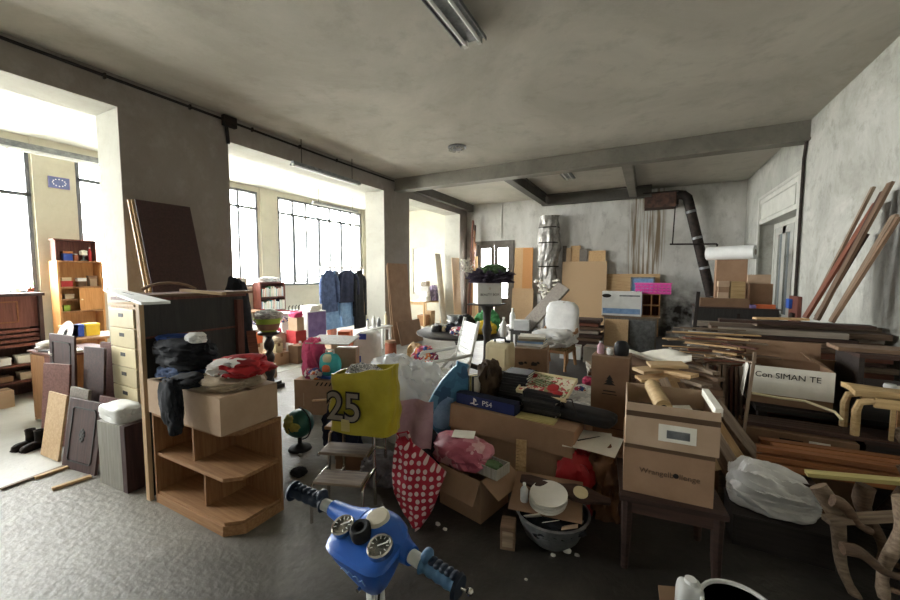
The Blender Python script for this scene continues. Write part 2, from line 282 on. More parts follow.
def wall_stain_shade(m):
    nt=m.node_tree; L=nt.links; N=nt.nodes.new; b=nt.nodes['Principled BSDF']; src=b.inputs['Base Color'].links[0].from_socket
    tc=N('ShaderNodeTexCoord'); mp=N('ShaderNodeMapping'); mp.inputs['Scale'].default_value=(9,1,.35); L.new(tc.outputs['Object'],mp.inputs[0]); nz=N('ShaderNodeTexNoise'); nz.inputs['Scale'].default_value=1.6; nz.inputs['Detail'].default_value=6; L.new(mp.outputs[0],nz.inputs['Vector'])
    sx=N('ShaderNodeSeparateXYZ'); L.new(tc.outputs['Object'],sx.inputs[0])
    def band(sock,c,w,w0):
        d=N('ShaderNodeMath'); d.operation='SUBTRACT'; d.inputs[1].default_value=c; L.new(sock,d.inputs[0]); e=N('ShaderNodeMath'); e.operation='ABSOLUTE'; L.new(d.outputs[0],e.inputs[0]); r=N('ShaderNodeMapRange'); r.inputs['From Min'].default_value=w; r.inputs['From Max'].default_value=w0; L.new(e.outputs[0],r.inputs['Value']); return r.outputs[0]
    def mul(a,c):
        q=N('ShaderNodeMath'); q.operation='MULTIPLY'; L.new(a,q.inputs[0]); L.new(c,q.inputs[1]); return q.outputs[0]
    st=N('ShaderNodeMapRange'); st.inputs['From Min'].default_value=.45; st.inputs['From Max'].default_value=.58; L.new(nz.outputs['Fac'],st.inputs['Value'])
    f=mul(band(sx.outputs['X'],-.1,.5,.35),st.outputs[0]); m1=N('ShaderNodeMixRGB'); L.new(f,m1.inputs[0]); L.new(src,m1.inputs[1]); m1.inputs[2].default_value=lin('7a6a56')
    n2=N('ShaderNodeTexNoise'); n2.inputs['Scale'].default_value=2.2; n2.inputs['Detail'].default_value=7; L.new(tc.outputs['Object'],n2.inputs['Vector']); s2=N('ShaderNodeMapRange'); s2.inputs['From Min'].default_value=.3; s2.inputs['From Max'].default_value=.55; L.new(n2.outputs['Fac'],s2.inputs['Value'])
    g=mul(mul(band(sx.outputs['X'],.8,1.0,.3),band(sx.outputs['Z'],.3,1.5,.5)),s2.outputs[0]); m2=N('ShaderNodeMixRGB'); L.new(g,m2.inputs[0]); L.new(m1.outputs[0],m2.inputs[1]); m2.inputs[2].default_value=lin('2a2521'); L.new(m2.outputs[0],b.inputs['Base Color'])  # soot behind the stove, with the shadow there painted in as well
wall_stain_shade(M['wallB'])
M['wallR']=wallmat('pale_limewash','98978e','bcbbb3','77756b',1.0,(1,1,.95),.4,.55)
M['wallA']=wallmat('annex_cream_paint','b3ae9d','c1bcab','a29c89',.8,(1,1,1),.1,.3)
M['beam']=wallmat('painted_beam','6f6b62','827e74','57534b',1.5,(1,1,1),.1,.4,.6)
M['beamdark']=wallmat('dark_beam','4c4943','5a564f','3a3732',1.5,(1,1,1),.1,.4,.7)
M['floor']=wallmat('worn_shaded_concrete','76726a','908c83','aba69c',1.1,(1,1,1),.35,.55,.5)
def floor_shade_patch(m):  # darkens the concrete towards the right: oily tone deepened by painted shade
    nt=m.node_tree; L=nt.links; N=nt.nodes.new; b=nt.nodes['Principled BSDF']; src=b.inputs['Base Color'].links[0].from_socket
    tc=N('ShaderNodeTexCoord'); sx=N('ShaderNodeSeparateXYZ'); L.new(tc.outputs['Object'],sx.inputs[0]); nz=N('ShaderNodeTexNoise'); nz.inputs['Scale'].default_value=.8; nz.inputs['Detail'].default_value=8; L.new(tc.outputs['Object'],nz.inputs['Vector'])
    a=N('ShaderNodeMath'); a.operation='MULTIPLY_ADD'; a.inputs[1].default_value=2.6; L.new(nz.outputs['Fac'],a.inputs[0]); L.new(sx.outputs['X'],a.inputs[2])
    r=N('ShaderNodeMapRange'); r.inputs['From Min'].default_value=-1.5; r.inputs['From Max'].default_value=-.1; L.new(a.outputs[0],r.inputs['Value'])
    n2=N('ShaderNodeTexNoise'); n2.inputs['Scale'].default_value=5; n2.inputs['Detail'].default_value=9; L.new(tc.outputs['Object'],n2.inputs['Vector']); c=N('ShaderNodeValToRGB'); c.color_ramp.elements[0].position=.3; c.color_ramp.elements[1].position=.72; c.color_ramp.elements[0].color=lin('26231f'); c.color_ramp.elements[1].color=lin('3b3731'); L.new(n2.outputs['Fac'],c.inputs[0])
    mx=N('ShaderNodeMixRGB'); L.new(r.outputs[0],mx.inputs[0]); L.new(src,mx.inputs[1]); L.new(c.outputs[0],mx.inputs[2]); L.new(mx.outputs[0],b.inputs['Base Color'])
floor_shade_patch(M['floor'])
M['floorA']=wallmat('pale_floor','a9a8a0','b8b7af','95928a',.9,(1,1,1),.15,.4,.4)
M['floor'].node_tree.nodes['Principled BSDF'].inputs['Specular IOR Level'].default_value=.5
M['floorA'].node_tree.nodes['Principled BSDF'].inputs['Specular IOR Level'].default_value=.5
M['ground']=mk('outdoor_paving','c4c4be','d0cfc9',rough=.9)
M['frame']=mk('window_steel','5a5c60','686a6e',rough=.5); M['paintframe']=mk('painted_joinery','b4b3aa','c2c1b8',rough=.5); M['oldframe']=mk('old_grey_joinery','5d5750','6e675f',rough=.7)
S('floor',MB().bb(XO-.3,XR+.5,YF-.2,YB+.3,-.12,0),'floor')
S('floor_annex',MB().bb(XO,-4.5,YF,2.0,0,.006).bb(XO,-5.6,2.0,YB,0,.006),'floorA')  # paler floor zone, reaching past the pillars at the near end
S('ceiling',MB().bb(XI,XR+.5,YF-.2,YB+.3,HC,HC+.15),'ceil')
S('ceiling_annex',MB().bb(XO-.3,XI,YF-.2,YB+.3,HC,HC+.15),'ceilw')
# pillared wall between the two rooms
op=[(-1.1,2.22),(3.53,7.23),(8.28,11.26)]; LZ=3.64
mb=MB(); ys=[YF]+[q for o in op for q in o]+[YB]
XM=XL-.012
for i in range(0,len(ys),2): mb.bb(XM,XL,ys[i],ys[i+1],0,HC)
for a,b in op: mb.bb(XM,XL,a,b,LZ,HC)
S('wall_left',mb,'wallL')
mb=MB()
for i in range(0,len(ys),2): mb.bb(XI,XM,ys[i],ys[i+1],0,HC)
for a,b in op: mb.bb(XI,XM,a,b,LZ,HC)
S('wall_left_reveal',mb,'wallrev')
# back wall with glazed double door and a narrow annex window
wx0,wx1,wz1=-5.22,-3.86,2.78
a0=PY(413,300,YB).x; a1=PY(425,300,YB).x; az1=PY(418,248,YB).z
mb=MB().bb(XL,wx0,YB,YB+.3,0,HC).bb(wx1,XR+.5,YB,YB+.3,0,HC).bb(wx0,wx1,YB,YB+.3,wz1,HC)
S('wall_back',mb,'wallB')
mb=MB().bb(XO-.3,a0,YB,YB+.3,0,HC).bb(a1,XL,YB,YB+.3,0,HC).bb(a0,a1,YB,YB+.3,az1,HC).bb(a0,a1,YB,YB+.3,0,.95)
S('wall_back_annex',mb,'wallA')
w=S('window_4',MB().bb(a0,a0+.06,YB+.05,YB+.12,.95,az1).bb(a1-.06,a1,YB+.05,YB+.12,.95,az1).bb(a0+.06,a1-.06,YB+.05,YB+.12,az1-.06,az1).bb(a0+.06,a1-.06,YB+.05,YB+.12,.95,1.01),'paintframe'); MB().bb(a0+.06,a1-.06,YB+.08,YB+.086,1.01,az1-.06).build('pane','glass',w)
# glazed double door
d=S('door_1',MB().bb(wx0,wx0+.1,YB-.04,YB+.12,0,wz1).bb(wx1-.1,wx1,YB-.04,YB+.12,0,wz1).bb(wx0+.1,wx1-.1,YB-.04,YB+.12,wz1-.12,wz1),'oldframe')
xm=(wx0+wx1)/2
for x0,x1 in ((wx0+.1,xm-.01),(xm+.01,wx1-.1)):
    lf=MB().bb(x0,x0+.11,YB,YB+.05,.02,wz1-.12).bb(x1-.11,x1,YB,YB+.05,.02,wz1-.12).bb(x0+.11,x1-.11,YB,YB+.05,wz1-.24,wz1-.12).bb(x0+.11,x1-.11,YB,YB+.05,.02,.9).bb(x0+.11,x1-.11,YB,YB+.05,1.75,1.79).build('door_leaf','oldframe',d)
    MB().bb(x0+.11,x1-.11,YB+.02,YB+.026,.9,wz1-.24).build('pane','glass',lf)
MB().bb(xm+.04,xm+.07,YB-.05,YB,1.05,1.17).build('door_handle','steel',d)
# right wall with recessed shuttered door
dy0,dy1,dz1=7.9,10.4,3.28
S('wall_right',MB().bb(XR,XR+.4,YF,dy0,0,HC).bb(XR,XR+.4,dy1,YB,0,HC).bb(XR,XR+.4,dy0,dy1,dz1,HC).bb(XR+.38,XR+.45,dy0,dy1,0,dz1),'wallR')
S('trim_1',MB().bb(XR-.02,XR+.3,dy0+.06,dy1-.06,2.74,3.26).bb(XR-.035,XR-.02,dy0+.16,dy1-.16,2.82,2.84).bb(XR-.035,XR-.02,dy0+.16,dy1-.16,3.15,3.17).bb(XR-.035,XR-.02,dy0+.16,dy0+.18,2.84,3.15).bb(XR-.035,XR-.02,dy1-.18,dy1-.16,2.84,3.15),'paintframe')
S('trim_2',MB().bb(XR-.03,XR,dy0-.06,dy0+.06,0,3.32).bb(XR-.03,XR,dy1-.06,dy1+.06,0,3.32).bb(XR-.03,XR,dy0+.06,dy1-.06,3.26,3.32),'paintframe')
d2=S('door_2',MB().bb(XR+.25,XR+.34,dy0,dy0+.1,0,2.74).bb(XR+.25,XR+.34,dy1-.1,dy1,0,2.74).bb(XR+.25,XR+.34,dy0+.1,dy1-.1,2.64,2.74),'paintframe')
for y0,y1 in ((dy0+.1,9.14),(9.16,dy1-.1)):
    lf=MB().bb(XR+.26,XR+.32,y0,y0+.2,.02,2.64).bb(XR+.26,XR+.32,y1-.2,y1,.02,2.64).bb(XR+.26,XR+.32,(y0+y1)/2-.1,(y0+y1)/2+.1,.02,2.64).bb(XR+.26,XR+.32,y0+.2,y1-.2,2.5,2.64).bb(XR+.26,XR+.32,y0+.2,y1-.2,.02,.9).build('door_leaf','paintframe',d2)
    MB().bb(XR+.29,XR+.296,y0+.2,y1-.2,.9,2.5).build('pane','dimpane',lf)
S('wall_front',MB().bb(XO-.3,XR+.5,YF-.2,YF,0,HC),'wallR')
# annex outer wall: piers, sill wall and three steel windows
wins=[(-2.9,2.46),(3.04,6.66),(7.28,10.75)]; Z0,Z1=1.36,3.86
mb=MB().bb(XO-.3,XO,YF,YB,0,Z0).bb(XO-.3,XO,YF,YB,Z1,HC)
ys=[YF]+[q for o in wins for q in o]+[YB]
for i in range(0,len(ys),2): mb.bb(XO-.3,XO,ys[i],ys[i+1],Z0,Z1)
S('wall_outer',mb,'wallA')
S('trim_3',MB().bb(XO,XO+.05,2.48,3.02,0,HC).bb(XO,XO+.05,6.72,7.24,0,HC).bb(XO,XO+.05,10.8,11.3,0,HC),'wallA')
S('trim_4',MB().bb(XO,XO+.09,YF,2.46,Z0-.05,Z0).bb(XO,XO+.09,3.06,6.7,Z0-.05,Z0).bb(XO,XO+.09,7.26,10.78,Z0-.05,Z0),'wallA')
for k,((y0,y1),n) in enumerate(zip(wins,(6,7,7))):
    f=MB(); X=XO-.03; g=.045; TZ=3.42
    f.bb(X-.04,X+.04,y0,y1,Z0,Z0+.06).bb(X-.04,X+.04,y0,y1,Z1-.06,Z1)
    if k: f.bb(X-.035,X+.035,y0,y1,TZ-.03,TZ+.03)
    else: f.bb(X-.035,X+.035,y0,y1,3.0,3.06)
    nn=n if k else 3
    for i in range(nn+1):
        y=y0+.03+(y1-y0-.06)*i/nn; f.bb(X-.035,X+.035,y-g/2-.004,y+g/2+.004,Z0+.06,Z1-.06)
    w=S('window_%d'%(k+1),f,'frame'); 
    mb=MB().bb(X-.004,X+.002,y0,y1,Z0+.06,Z1-.06); mb.build('pane','glass',w)
    if k==2:
        q=MB()
        for i in (1,3,5): 
            ya=y0+.03+(y1-y0-.06)*i/nn; yb=y0+.03+(y1-y0-.06)*(i+1)/nn
            q.bb(X+.035,X+.055,ya,ya+.05,Z0+.08,TZ).bb(X+.035,X+.055,yb-.05,yb,Z0+.08,TZ).bb(X+.035,X+.055,ya+.05,yb-.05,Z0+.08,Z0+.13).bb(X+.035,X+.055,ya+.05,yb-.05,TZ-.05,TZ)
        q.build('casement_frame','frame',w)
# beams
def ibeam(a0,a1,b0,b1,z0,along): 
    q=MB(); m=(b0+b1)/2; F=(lambda u0,u1,v0,v1,w0,w1:q.bb(u0,u1,v0,v1,w0,w1)) if along=='x' else (lambda u0,u1,v0,v1,w0,w1:q.bb(v0,v1,u0,u1,w0,w1))
    F(a0,a1,b0,b1,z0,z0+.03); F(a0,a1,m-.03,m+.03,z0+.03,HC-.03); F(a0,a1,b0,b1,HC-.03,HC); return q
S('trim_5',MB().bb(XL,XR,7.66,7.86,3.74,HC).bb(XL,XR,7.63,7.89,3.70,3.74),'beam')
S('trim_6',ibeam(7.89,11.2,-2.86,-2.68,3.72,'y'),'beamdark'); S('trim_7',ibeam(7.89,11.2,-.52,-.34,3.72,'y'),'beam'); S('trim_8',ibeam(-2.86,.0,11.2,11.4,3.70,'x'),'beamdark')
S('trim_9',MB().bb(-5.44,-5.30,7.89,11.8,3.78,HC),'beamdark')
S('trim_10',MB().bb(-5.0,-3.5,YB-.02,YB,2.84,2.86).bb(-4.32,-4.28,YB-.03,YB,2.86,3.95),'wallB')
# light: overcast daylight
w=bpy.data.worlds.new('world'); sc.world=w; w.use_nodes=True; bg=w.node_tree.nodes['Background']; bg.inputs[0].default_value=(1,.985,.955,1); bg.inputs[1].default_value=11
S('ground',MB().bb(-40,20,-25,40,-.6,-.5),'ground')
def portal(c,sx,sy,rot):
    l=bpy.data.lights.new('window_portal','AREA'); l.shape='RECTANGLE'; l.size=sx; l.size_y=sy; l.cycles.is_portal=True; o=bpy.data.objects.new('window_portal',l); COL.objects.link(o); o.location=c; o.rotation_euler=rot
for y0,y1 in wins: portal((XO-.32,(y0+y1)/2,(Z0+Z1)/2),Z1-Z0,y1-y0,(0,R(-90),0))
portal(((wx0+wx1)/2,YB+.32,1.4),1.4,2.8,(R(-90),0,0)); portal(((a0+a1)/2,YB+.32,1.8),a1-a0,1.8,(R(-90),0,0))
vs=sc.view_settings; vs.view_transform='Standard'; vs.look='None'; vs.gamma=1; vs.use_curve_mapping=False; vs.exposure=1.9
# ================================================================ FIXTURES
def batten(name,label,a,b,w,h,hang=None,group=None,tubes=2):
    """fluorescent fitting; a,b ends of its underside"""
    a=V(a); b=V(b); r=T(name,label,'ceiling light',(a+b)/2+V((0,0,h)),math.atan2((b-a).y,(b-a).x),group); L=(b-a).length
    MB().bb(-L/2,L/2,-w*.25,w*.25,-h*.45,0).bb(-L/2,L/2,-w/2,w/2,-h*.5,-h*.45).bb(-L/2,L/2,-w/2,-w/2+.008,-h*.75,-h*.5).bb(-L/2,L/2,w/2-.008,w/2,-h*.75,-h*.5).build('housing','galv',r)
    for i in range(tubes):
        y=0 if tubes==1 else (-w*.27 if i==0 else w*.27)
        t=MB().cyl((-L/2+.05,y,-h*.75),(L/2-.05,y,-h*.75),.016,n=12).build('tube','tube',r,smooth=True)
        for s in (-1,1): MB().bb(s*(L/2-.025)-.02,s*(L/2-.025)+.02,y-.02,y+.02,-h*.95,-h*.5).build('end_holder','paintframe',t)
    if hang:
        for s in (-1,1): MB().cyl((s*L*.38,0,0),(s*L*.38,0,hang),.006,n=8).build('suspension_rod','cable',r)
    return r
batten('fluorescent_lamp','long twin tube fluorescent lamp on the main ceiling, at the top edge of the photo',(-1.57,1.6,3.88),(-1.57,3.48,3.88),.27,.12)
batten('fluorescent_lamp','short far twin tube fluorescent lamp on the ceiling beyond the painted beam',(-1.72,8.35,3.9),(-1.72,9.4,3.9),.24,.1)
batten('fluorescent_lamp','pale tube lamp hung on two rods in front of the lintel of the middle opening',(-5.35,4.5,3.5),(-5.35,6.15,3.5),.12,.09,.41,tubes=1)
batten('fluorescent_lamp','suspended yellowed strip lamp seen through the leftmost opening',(-7.5,1.2,3.3),(-7.5,3.0,3.36),.22,.12,.55,tubes=2)
batten('fluorescent_lamp','suspended strip lamp in front of the seven-pane steel window',(-8,7.35,3.55),(-8,9.1,3.55),.14,.09,.36,tubes=1)
r=T('ceiling_rose','broken ornate plaster ceiling rose with bits of wire hanging','ceiling rose',PZ(457,147,3.995)+V((0,0,0)))
MB().lathe([(.17,.004),(.17,-.02),(.13,-.03),(.11,-.02),(.05,-.05),(.02,-.06)],20).build('plaster_disc','galv',r,smooth=True)
q=MB()
for i in range(9):
    a=i*.7; q.tube([(.1*math.cos(a),.1*math.sin(a),-.02),(.13*math.cos(a+.2),.12*math.sin(a+.2),-.06),(.16*math.cos(a+.5),.15*math.sin(a+.5),-.045)],.008,6)
q.build('leaf_scraps','wallrev',r)
# electric cable along the left wall
cb=T('electric_cable','black electric cable clipped along the top of the pillared wall with a junction box','cable',(XL+.03,1.0,3.95))
def rel(pts,o=(XL+.03,1.0,3.95)): return [V(p)-V(o) for p in pts]
MB().tube(rel([(XL+.02,-1.5,3.93),(XL+.02,1,3.94),(XL+.02,3.4,3.93),(XL+.02,5.5,3.92),(XL+.02,7.6,3.93)]),.018,8).build('run','cable',cb)
MB().bb(.0,.07,2.42,2.62,-.12,.03).build('junction_box','iron',cb,bevel=.01)
MB().tube(rel([(XL+.02,3.5,3.85),(XL+.02,3.51,3.75),(XL+.02,3.52,3.60)]),.025,8).build('drop','cable',cb)
for k in range(8): MB().bb(-.03,.012,-1.6+k*.9,-1.58+k*.9,-.05,.01).build('clip','iron',cb)
cb=T('wall_conduit','dark conduit running down the right wall from the beam to a wooden meter board','pipe',(XR-.03,7.75,1.3))
MB().tube([(0,-.05,2.42),(0,-.02,2.3),(0,.02,2.15),(0,.02,1.0),(0,.02,0)],.022,8).build('conduit','iron',cb,smooth=True)
mbd=T('meter_board','brown wooden board with a blue electric socket on the right wall under the conduit','meter board',(XR-.035,7.75,1.05))
q=MB().bb(-.02,.03,-.2,.2,-.12,.3).build('backboard','redz',mbd); MB().bb(-.07,-.02,.02,.16,.1,.25).build('socket','royal',mbd,bevel=.008); MB().bb(-.06,-.02,-.12,.0,-.08,.04).build('switch','iron',mbd,bevel=.008)
# stove pipe, hood box, bracket and stove at the back wall
sp=T('stove_pipe','soot black stove pipe rising at a slant up the back wall','stove pipe',(1.42,11.42,1.1))
def sq(p): return V(p)-V((1.42,11.42,1.1))
p0=V((1.40,11.42,1.14)); p1=V((.84,11.42,3.5))
MB().cyl(sq(p0),sq(p1),.115,n=18).build('pipe','iron',sp,smooth=True)
MB().tube([sq(p1),sq(p1+V((-.03,0,.12))),sq(p1+V((-.12,0,.2))),sq(p1+V((-.25,0,.22)))],.115,16).build('elbow','iron',sp,smooth=True)
for t in (.3,.62,.9): 
    c=p0.lerp(p1,t); dd=(p1-p0).normalized(); MB().cyl(sq(c-dd*.03),sq(c+dd*.03),.125,n=18).build('collar','galv',sp,smooth=True)
hb=T('flue_box','dark rusty sheet metal flue box at the top of the back wall','flue box',(.2,11.6,3.42)); MB().bb(-.36,.36,-.3,.2,0,.36).build('body','rust',hb,bevel=.01); MB().bb(-.4,.4,-.34,.2,.36,.39).build('top_flange','iron',hb); MB().bb(.36,.42,-.2,.1,.05,.3).build('collar','iron',hb)
br=T('iron_bracket','thin black iron bracket hanging in front of the slanting stove pipe','bracket',(.45,11.2,2.45))
MB().cyl((0,0,0),(1.0,0,-.03),.02,n=8).build('crossbar','iron',br); MB().cyl((.06,0,0),(.1,.25,1.0),.014,n=8).build('hanger','iron',br); MB().cyl((1.0,0,-.03),(.98,0,-1.3),.02,n=8).build('upright','iron',br)
st=T('iron_stove','round black iron stove under the slanting pipe','stove',(1.42,11.35,0))
MB().lathe([(.3,.12),(.34,.15),(.34,.55),(.32,.6),(.34,.65),(.34,1.02),(.26,1.08),(.13,1.12)],24).build('body','iron',st,smooth=True); MB().bb(-.13,.13,-.37,-.31,.25,.5).build('door','rust',st,bevel=.01)
for i in range(3): a=i*2.1+.3; MB().cyl((.24*math.cos(a),.24*math.sin(a),0),(.22*math.cos(a),.22*math.sin(a),.14),.02,.03,n=8).build('leg','iron',st)
# foil wrapped flue column
fc=T('wrapped_column','tall crumpled silver foil wrapping tied round the flue on the back wall','column',(-2.68,11.45,0))
def colf(q): return q
secs=[]; 
for i in range(29):
    z=i*.122; sec=[]
    for k in range(28):
        a=2*PI*k/28; n=NZ.noise(V((math.cos(a)*2.2,math.sin(a)*2.2,z*2.4)))+.6*NZ.noise(V((math.cos(a)*5,math.sin(a)*5,z*6)))
        rr=.27*(1+.28*n)+.03*math.sin(z*3); sec.append(V((rr*math.cos(a)*1.05,rr*.8*math.sin(a),z)))
    secs.append(sec)
MB().loft(secs).build('foil','foil',fc)
for z in (1.1,1.9,2.6,3.05): MB().lathe([(.3,z),(.31,z+.015),(.3,z+.03)],20).build('binding','iron',fc,smooth=True)
# ================================================================ ANNEX, LEFT OPENING
pl=T('flag_plaque','small blue plaque with a ring of pale stars on the pier between left windows','plaque',PX(59,183,XO+.065)); pl.scale=(1,.8,.85)
MB().bb(-.01,.01,-.17,.17,-.115,.115).build('panel','flagblue',pl)
for i in range(12):
    q=MB(); a=i*PI/6; cy,cz=.105*math.cos(a),.07*math.sin(a); po=[((.017 if k%2==0 else .007)*math.cos(k*PI/5+PI/2),(.017 if k%2==0 else .007)*math.sin(k*PI/5+PI/2)) for k in range(10)]
    q.prism([(cy+u,cz+v) for u,v in po],.01,.014,Matrix(((0,0,1,0),(1,0,0,0),(0,1,0,0),(0,0,0,1)))).build('star','inkwhite',pl)
q=MB().bb(.01,.013,-.17,.17,-.115,-.107).bb(.01,.013,-.17,.17,.107,.115).bb(.01,.013,-.17,-.162,-.107,.107).bb(.01,.013,.162,.17,-.107,.107); q.build('border','purple',pl)
# dark panelled sideboard
sb=T('panelled_sideboard','big dark brown panelled sideboard with slats and shelves at the left edge','sideboard',(-7.6,1.15,0))
D=MB().bb(-.22,.2,-1.2,-1.16,0,1.4).bb(-.22,.2,.8,.84,0,1.4).bb(-.22,.22,-1.22,.86,1.4,1.44); D.build('carcass','darkz',sb)
MB().bb(.1,.14,-1.16,.8,.98,1.4).build('upper_panel','redz',sb); MB().bb(.14,.15,-.9,.62,1.32,1.335).bb(.14,.15,-.9,.62,1.05,1.065).bb(.14,.15,.605,.62,1.065,1.32).build('moulding','mould',sb)
for i in range(4): MB().bb(.1,.15,-1.16,.8,.72+i*.065,.76+i*.065).build('slat','redz',sb)
for z in (.24,.46): MB().bb(-.2,.2,-1.16,.8,z,z+.025).build('shelf','redz',sb)
MB().bb(-.22,-.2,-1.16,.8,0,1.4).build('back_panel','darkz',sb)
for k,(y,z,w,h,m) in enumerate([(.15,.485,.2,.08,'cream'),(.42,.485,.22,.1,'white'),(.66,.485,.18,.11,'paper'),(-.1,.485,.2,.09,'card'),(.2,.265,.2,.08,'cream'),(.45,.265,.17,.07,'card'),(.67,.265,.18,.1,'beige'),(-.05,.265,.2,.12,'white')]):
    box('small %s box on the %s open shelf of the dark sideboard, %s'%({'cream':'cream','white':'white','paper':'off-white','card':'brown','beige':'beige'}[m],'upper' if z>.4 else 'lower',['second from its left','third from its left','rightmost on it','at its left end'][[0,1,2,3,0,1,2,3][k]]),(-7.6+.06,1.15+y,z+.004),R(90),w-.02,.18,h,m,group='small boxes on the sideboard shelves')
carton('tan carton standing low on the floor beneath the sideboard shelves',(-7.25,1.35,.006),R(90),.5,.24,.21,'cardlight',closed=True)
# orange bookcase by the window
ob=T('tall_bookcase','tall orange wooden bookcase with a door, by the window pier','bookcase',(-8.95,2.86,0))
MB().bb(-.17,.17,-.3,-.27,0,1.92).bb(-.17,.17,.27,.3,0,1.92).bb(-.17,-.15,-.27,.27,0,1.92).build('carcass','orange',ob)
for z in (.05,.55,1.03,1.24,1.45,1.9): MB().bb(-.15,.17,-.27,(.27 if z not in (1.24,) else -.05),z,z+.025).build('shelf','oakz',ob)
dr=MB().bb(.15,.17,-.04,.265,1.06,1.445).build('door','orange',ob); MB().lathe([(.012,0),(.012,.02)],10,o=(.17,-.01,1.25),rot=Matrix.Rotation(R(90),3,'Y')).build('knob','brass' if 'brass' in M else 'cream',dr)
MB().bb(-.15,.05,-.27,-.25,1.925,2.27).bb(-.15,.05,.25,.27,1.925,2.27).bb(-.15,-.13,-.25,.25,1.925,2.27).bb(-.15,.07,-.29,.29,2.27,2.295).build('hutch','redz',ob)
X=-8.95
box('blue and gold tin in the hutch on top of the orange bookcase',(X-.02,2.75,1.93),R(90),.12,.1,.16,'bluelabel',lid='mould')
jar('small grey jar beside the blue tin in the bookcase hutch',(X-.02,2.86,1.93),.035,.12,'clay')
fg=T('figurine','pale flower figurine in the hutch of the orange bookcase','figurine',(X-.02,2.97,1.93)); MB().lathe([(.05,0),(.02,.03),(.015,.12)],12).build('stand','galv',fg,smooth=True); MB().blob(.06,.05,.055,seed=3,amp=.3,o=(0,0,.1)).build('flower','blossom',fg,smooth=True)
for k,(y,z,w,h,m,t) in enumerate([(2.70,1.475,.17,.1,'red','red carton lying'),(2.90,1.475,.13,.09,'carddark','brown box'),(3.05,1.475,.12,.13,'cardlight','tall tan box'),(2.68,1.055,.1,.1,'lime','green box'),(2.72,1.265,.14,.08,'beige','beige box')]):
    box('%s on the %s of the orange bookcase'%(t,['second shelf at left','second shelf in the middle','second shelf at right','lower open niche','upper open niche'][k]),(X+.02,y,z+.002),R(90),w-.02,.12,h,m)
for k,y in enumerate((2.66,2.8,2.93)): box('%s packet stacked on the boxes of the second bookcase shelf'%['cream','white','tan'][k],(X+.02,[2.70,2.90,3.05][k],1.475+[.1,.09,.13][k]),R(90),.12,.1,.06,['cream','white','card'][k])
for k,y in enumerate((2.66,2.74,2.83)): book('%s book lying on the bottom bookcase shelf behind the plate'%['tan','cream','grey'][k],(X+.04,2.74,.578+k*.061),R(90),.24,.16,.06,['card','cream','cardgrey'][k],group='books on the bottom bookcase shelf')
bottle('slim red bottle in the hutch of the bookcase, at its right end',(X-.02,3.06,1.926),.025,.25,'red','white')
# potted things on the sill
for k,(y,m) in enumerate(((1.95,'clay'),(2.2,'white'),(2.36,'clay'))):
    p=T('plant_pot','small %s plant pot on the left window sill, %s'%({'clay':'clay','white':'white'}[m],['leftmost','in the middle','nearest the bookcase'][k]),'plant pot',(XO+.03,y,Z0)); MB().lathe([(.03,0),(.045,.09),(.05,.1),(.04,.1)],14).build('pot',m,p,smooth=True)
    q=MB()
    for i in range(6): a=i*1.1; q.tube([(0,0,.09),(.02*math.cos(a),.03*math.sin(a),.14),(.04*math.cos(a),.06*math.sin(a),.16+.02*(i%3))],.005,5)
    q.build('stems','plant',p)
# brown cabinet, doors and boards standing in the opening
tb=T('brown_cabinet','low brown cabinet with a tan end panel standing in the left opening','cabinet',(-5.92,1.83,0.006),R(3))
MB().bb(-.36,-.345,-.26,.25,0,.78).build('end_panel','plyz',tb); MB().bb(-.345,.36,-.25,.25,.02,.8).build('body','oakz',tb)
for s in (0,1): MB().bb(-.34+s*.35,-.0+s*.35,-.268,-.25,.04,.78).build('door','redz' if s else 'oakz',tb,bevel=.004)
MB().bb(-.38,.38,-.28,.26,.8,.82).build('top','redz',tb)
plt=T('plate','round white plate with a dark rider figure propped on the brown cabinet','plate',V((PY(62,343,1.80).x,1.80,.83)),0,rot=(R(72),0,R(6)))
MB().lathe([(.08,0),(.15,.012),(.155,.018),(.1,.012),(.001,.01)],28,o=(0,.155,0)).build('dish','plate',plt,smooth=True)
MB().blob(.025,.05,.006,seed=5,amp=.6,o=(0,.15,.012)).build('rider_motif','ink',plt)
soft('folded_cloth','white rag bunched on the left end of the brown cabinet','cloth',(-6.17,1.72,.826),(.2,.28,.1),'whitecloth',4)
book('dark magazine lying on the brown cabinet beside the plate',(-5.95,1.7,.826),R(15),.2,.26,.02,'charcoal'); book('pale catalogue lying on the brown cabinet top',(-5.68,1.68,.826),R(-10),.2,.25,.025,'paper')
def pdoor(label,bl,w,h,lean,rz,mat,name='cabinet_door',cat='cabinet door',app=False,dep=.02):
    r=T(name,label,cat,bl,rot=(R(-lean),0,rz)); MB().bb(0,w,0,dep,0,h).build('panel',mat,r,bevel=.003)
    q=MB(); m=w*.14
    for (a,b,c,d) in ((m+.03,w-m-.03,m,m+.012),(m+.03,w-m-.03,h-m-.012,h-m),(m,m+.012,m+.03,h-m-.03),(w-m-.012,w-m,m+.03,h-m-.03)): q.bb(a,b,-.006,0,c,d)
    for sx in (0,1):
        for sz in (0,1):
            x=m if sx==0 else w-m; z=m if sz==0 else h-m; dx=.03*(1 if sx==0 else -1); dz=.03*(1 if sz==0 else -1)
            q.tube([(x+.006*(1-2*sx),-.003,z+dz),(x+dx*.45,-.003,z+dz*.45),(x+dx,-.003,z+.006*(1-2*sz))],.006,6)
    q.build('groove_moulding','charz',r)
    if app:
        q=MB().blob(.02,.008,.03,seed=2,amp=.1,o=(w/2,0,h/2-.018))
        for i in range(8): a=i*PI/4; q.blob(.016,.007,.016,seed=i,sub=2,o=(w/2+.026*math.cos(a),0,h/2+.045*math.sin(a)-.01))
        q.build('carved_rosette','charz',r)
    return r
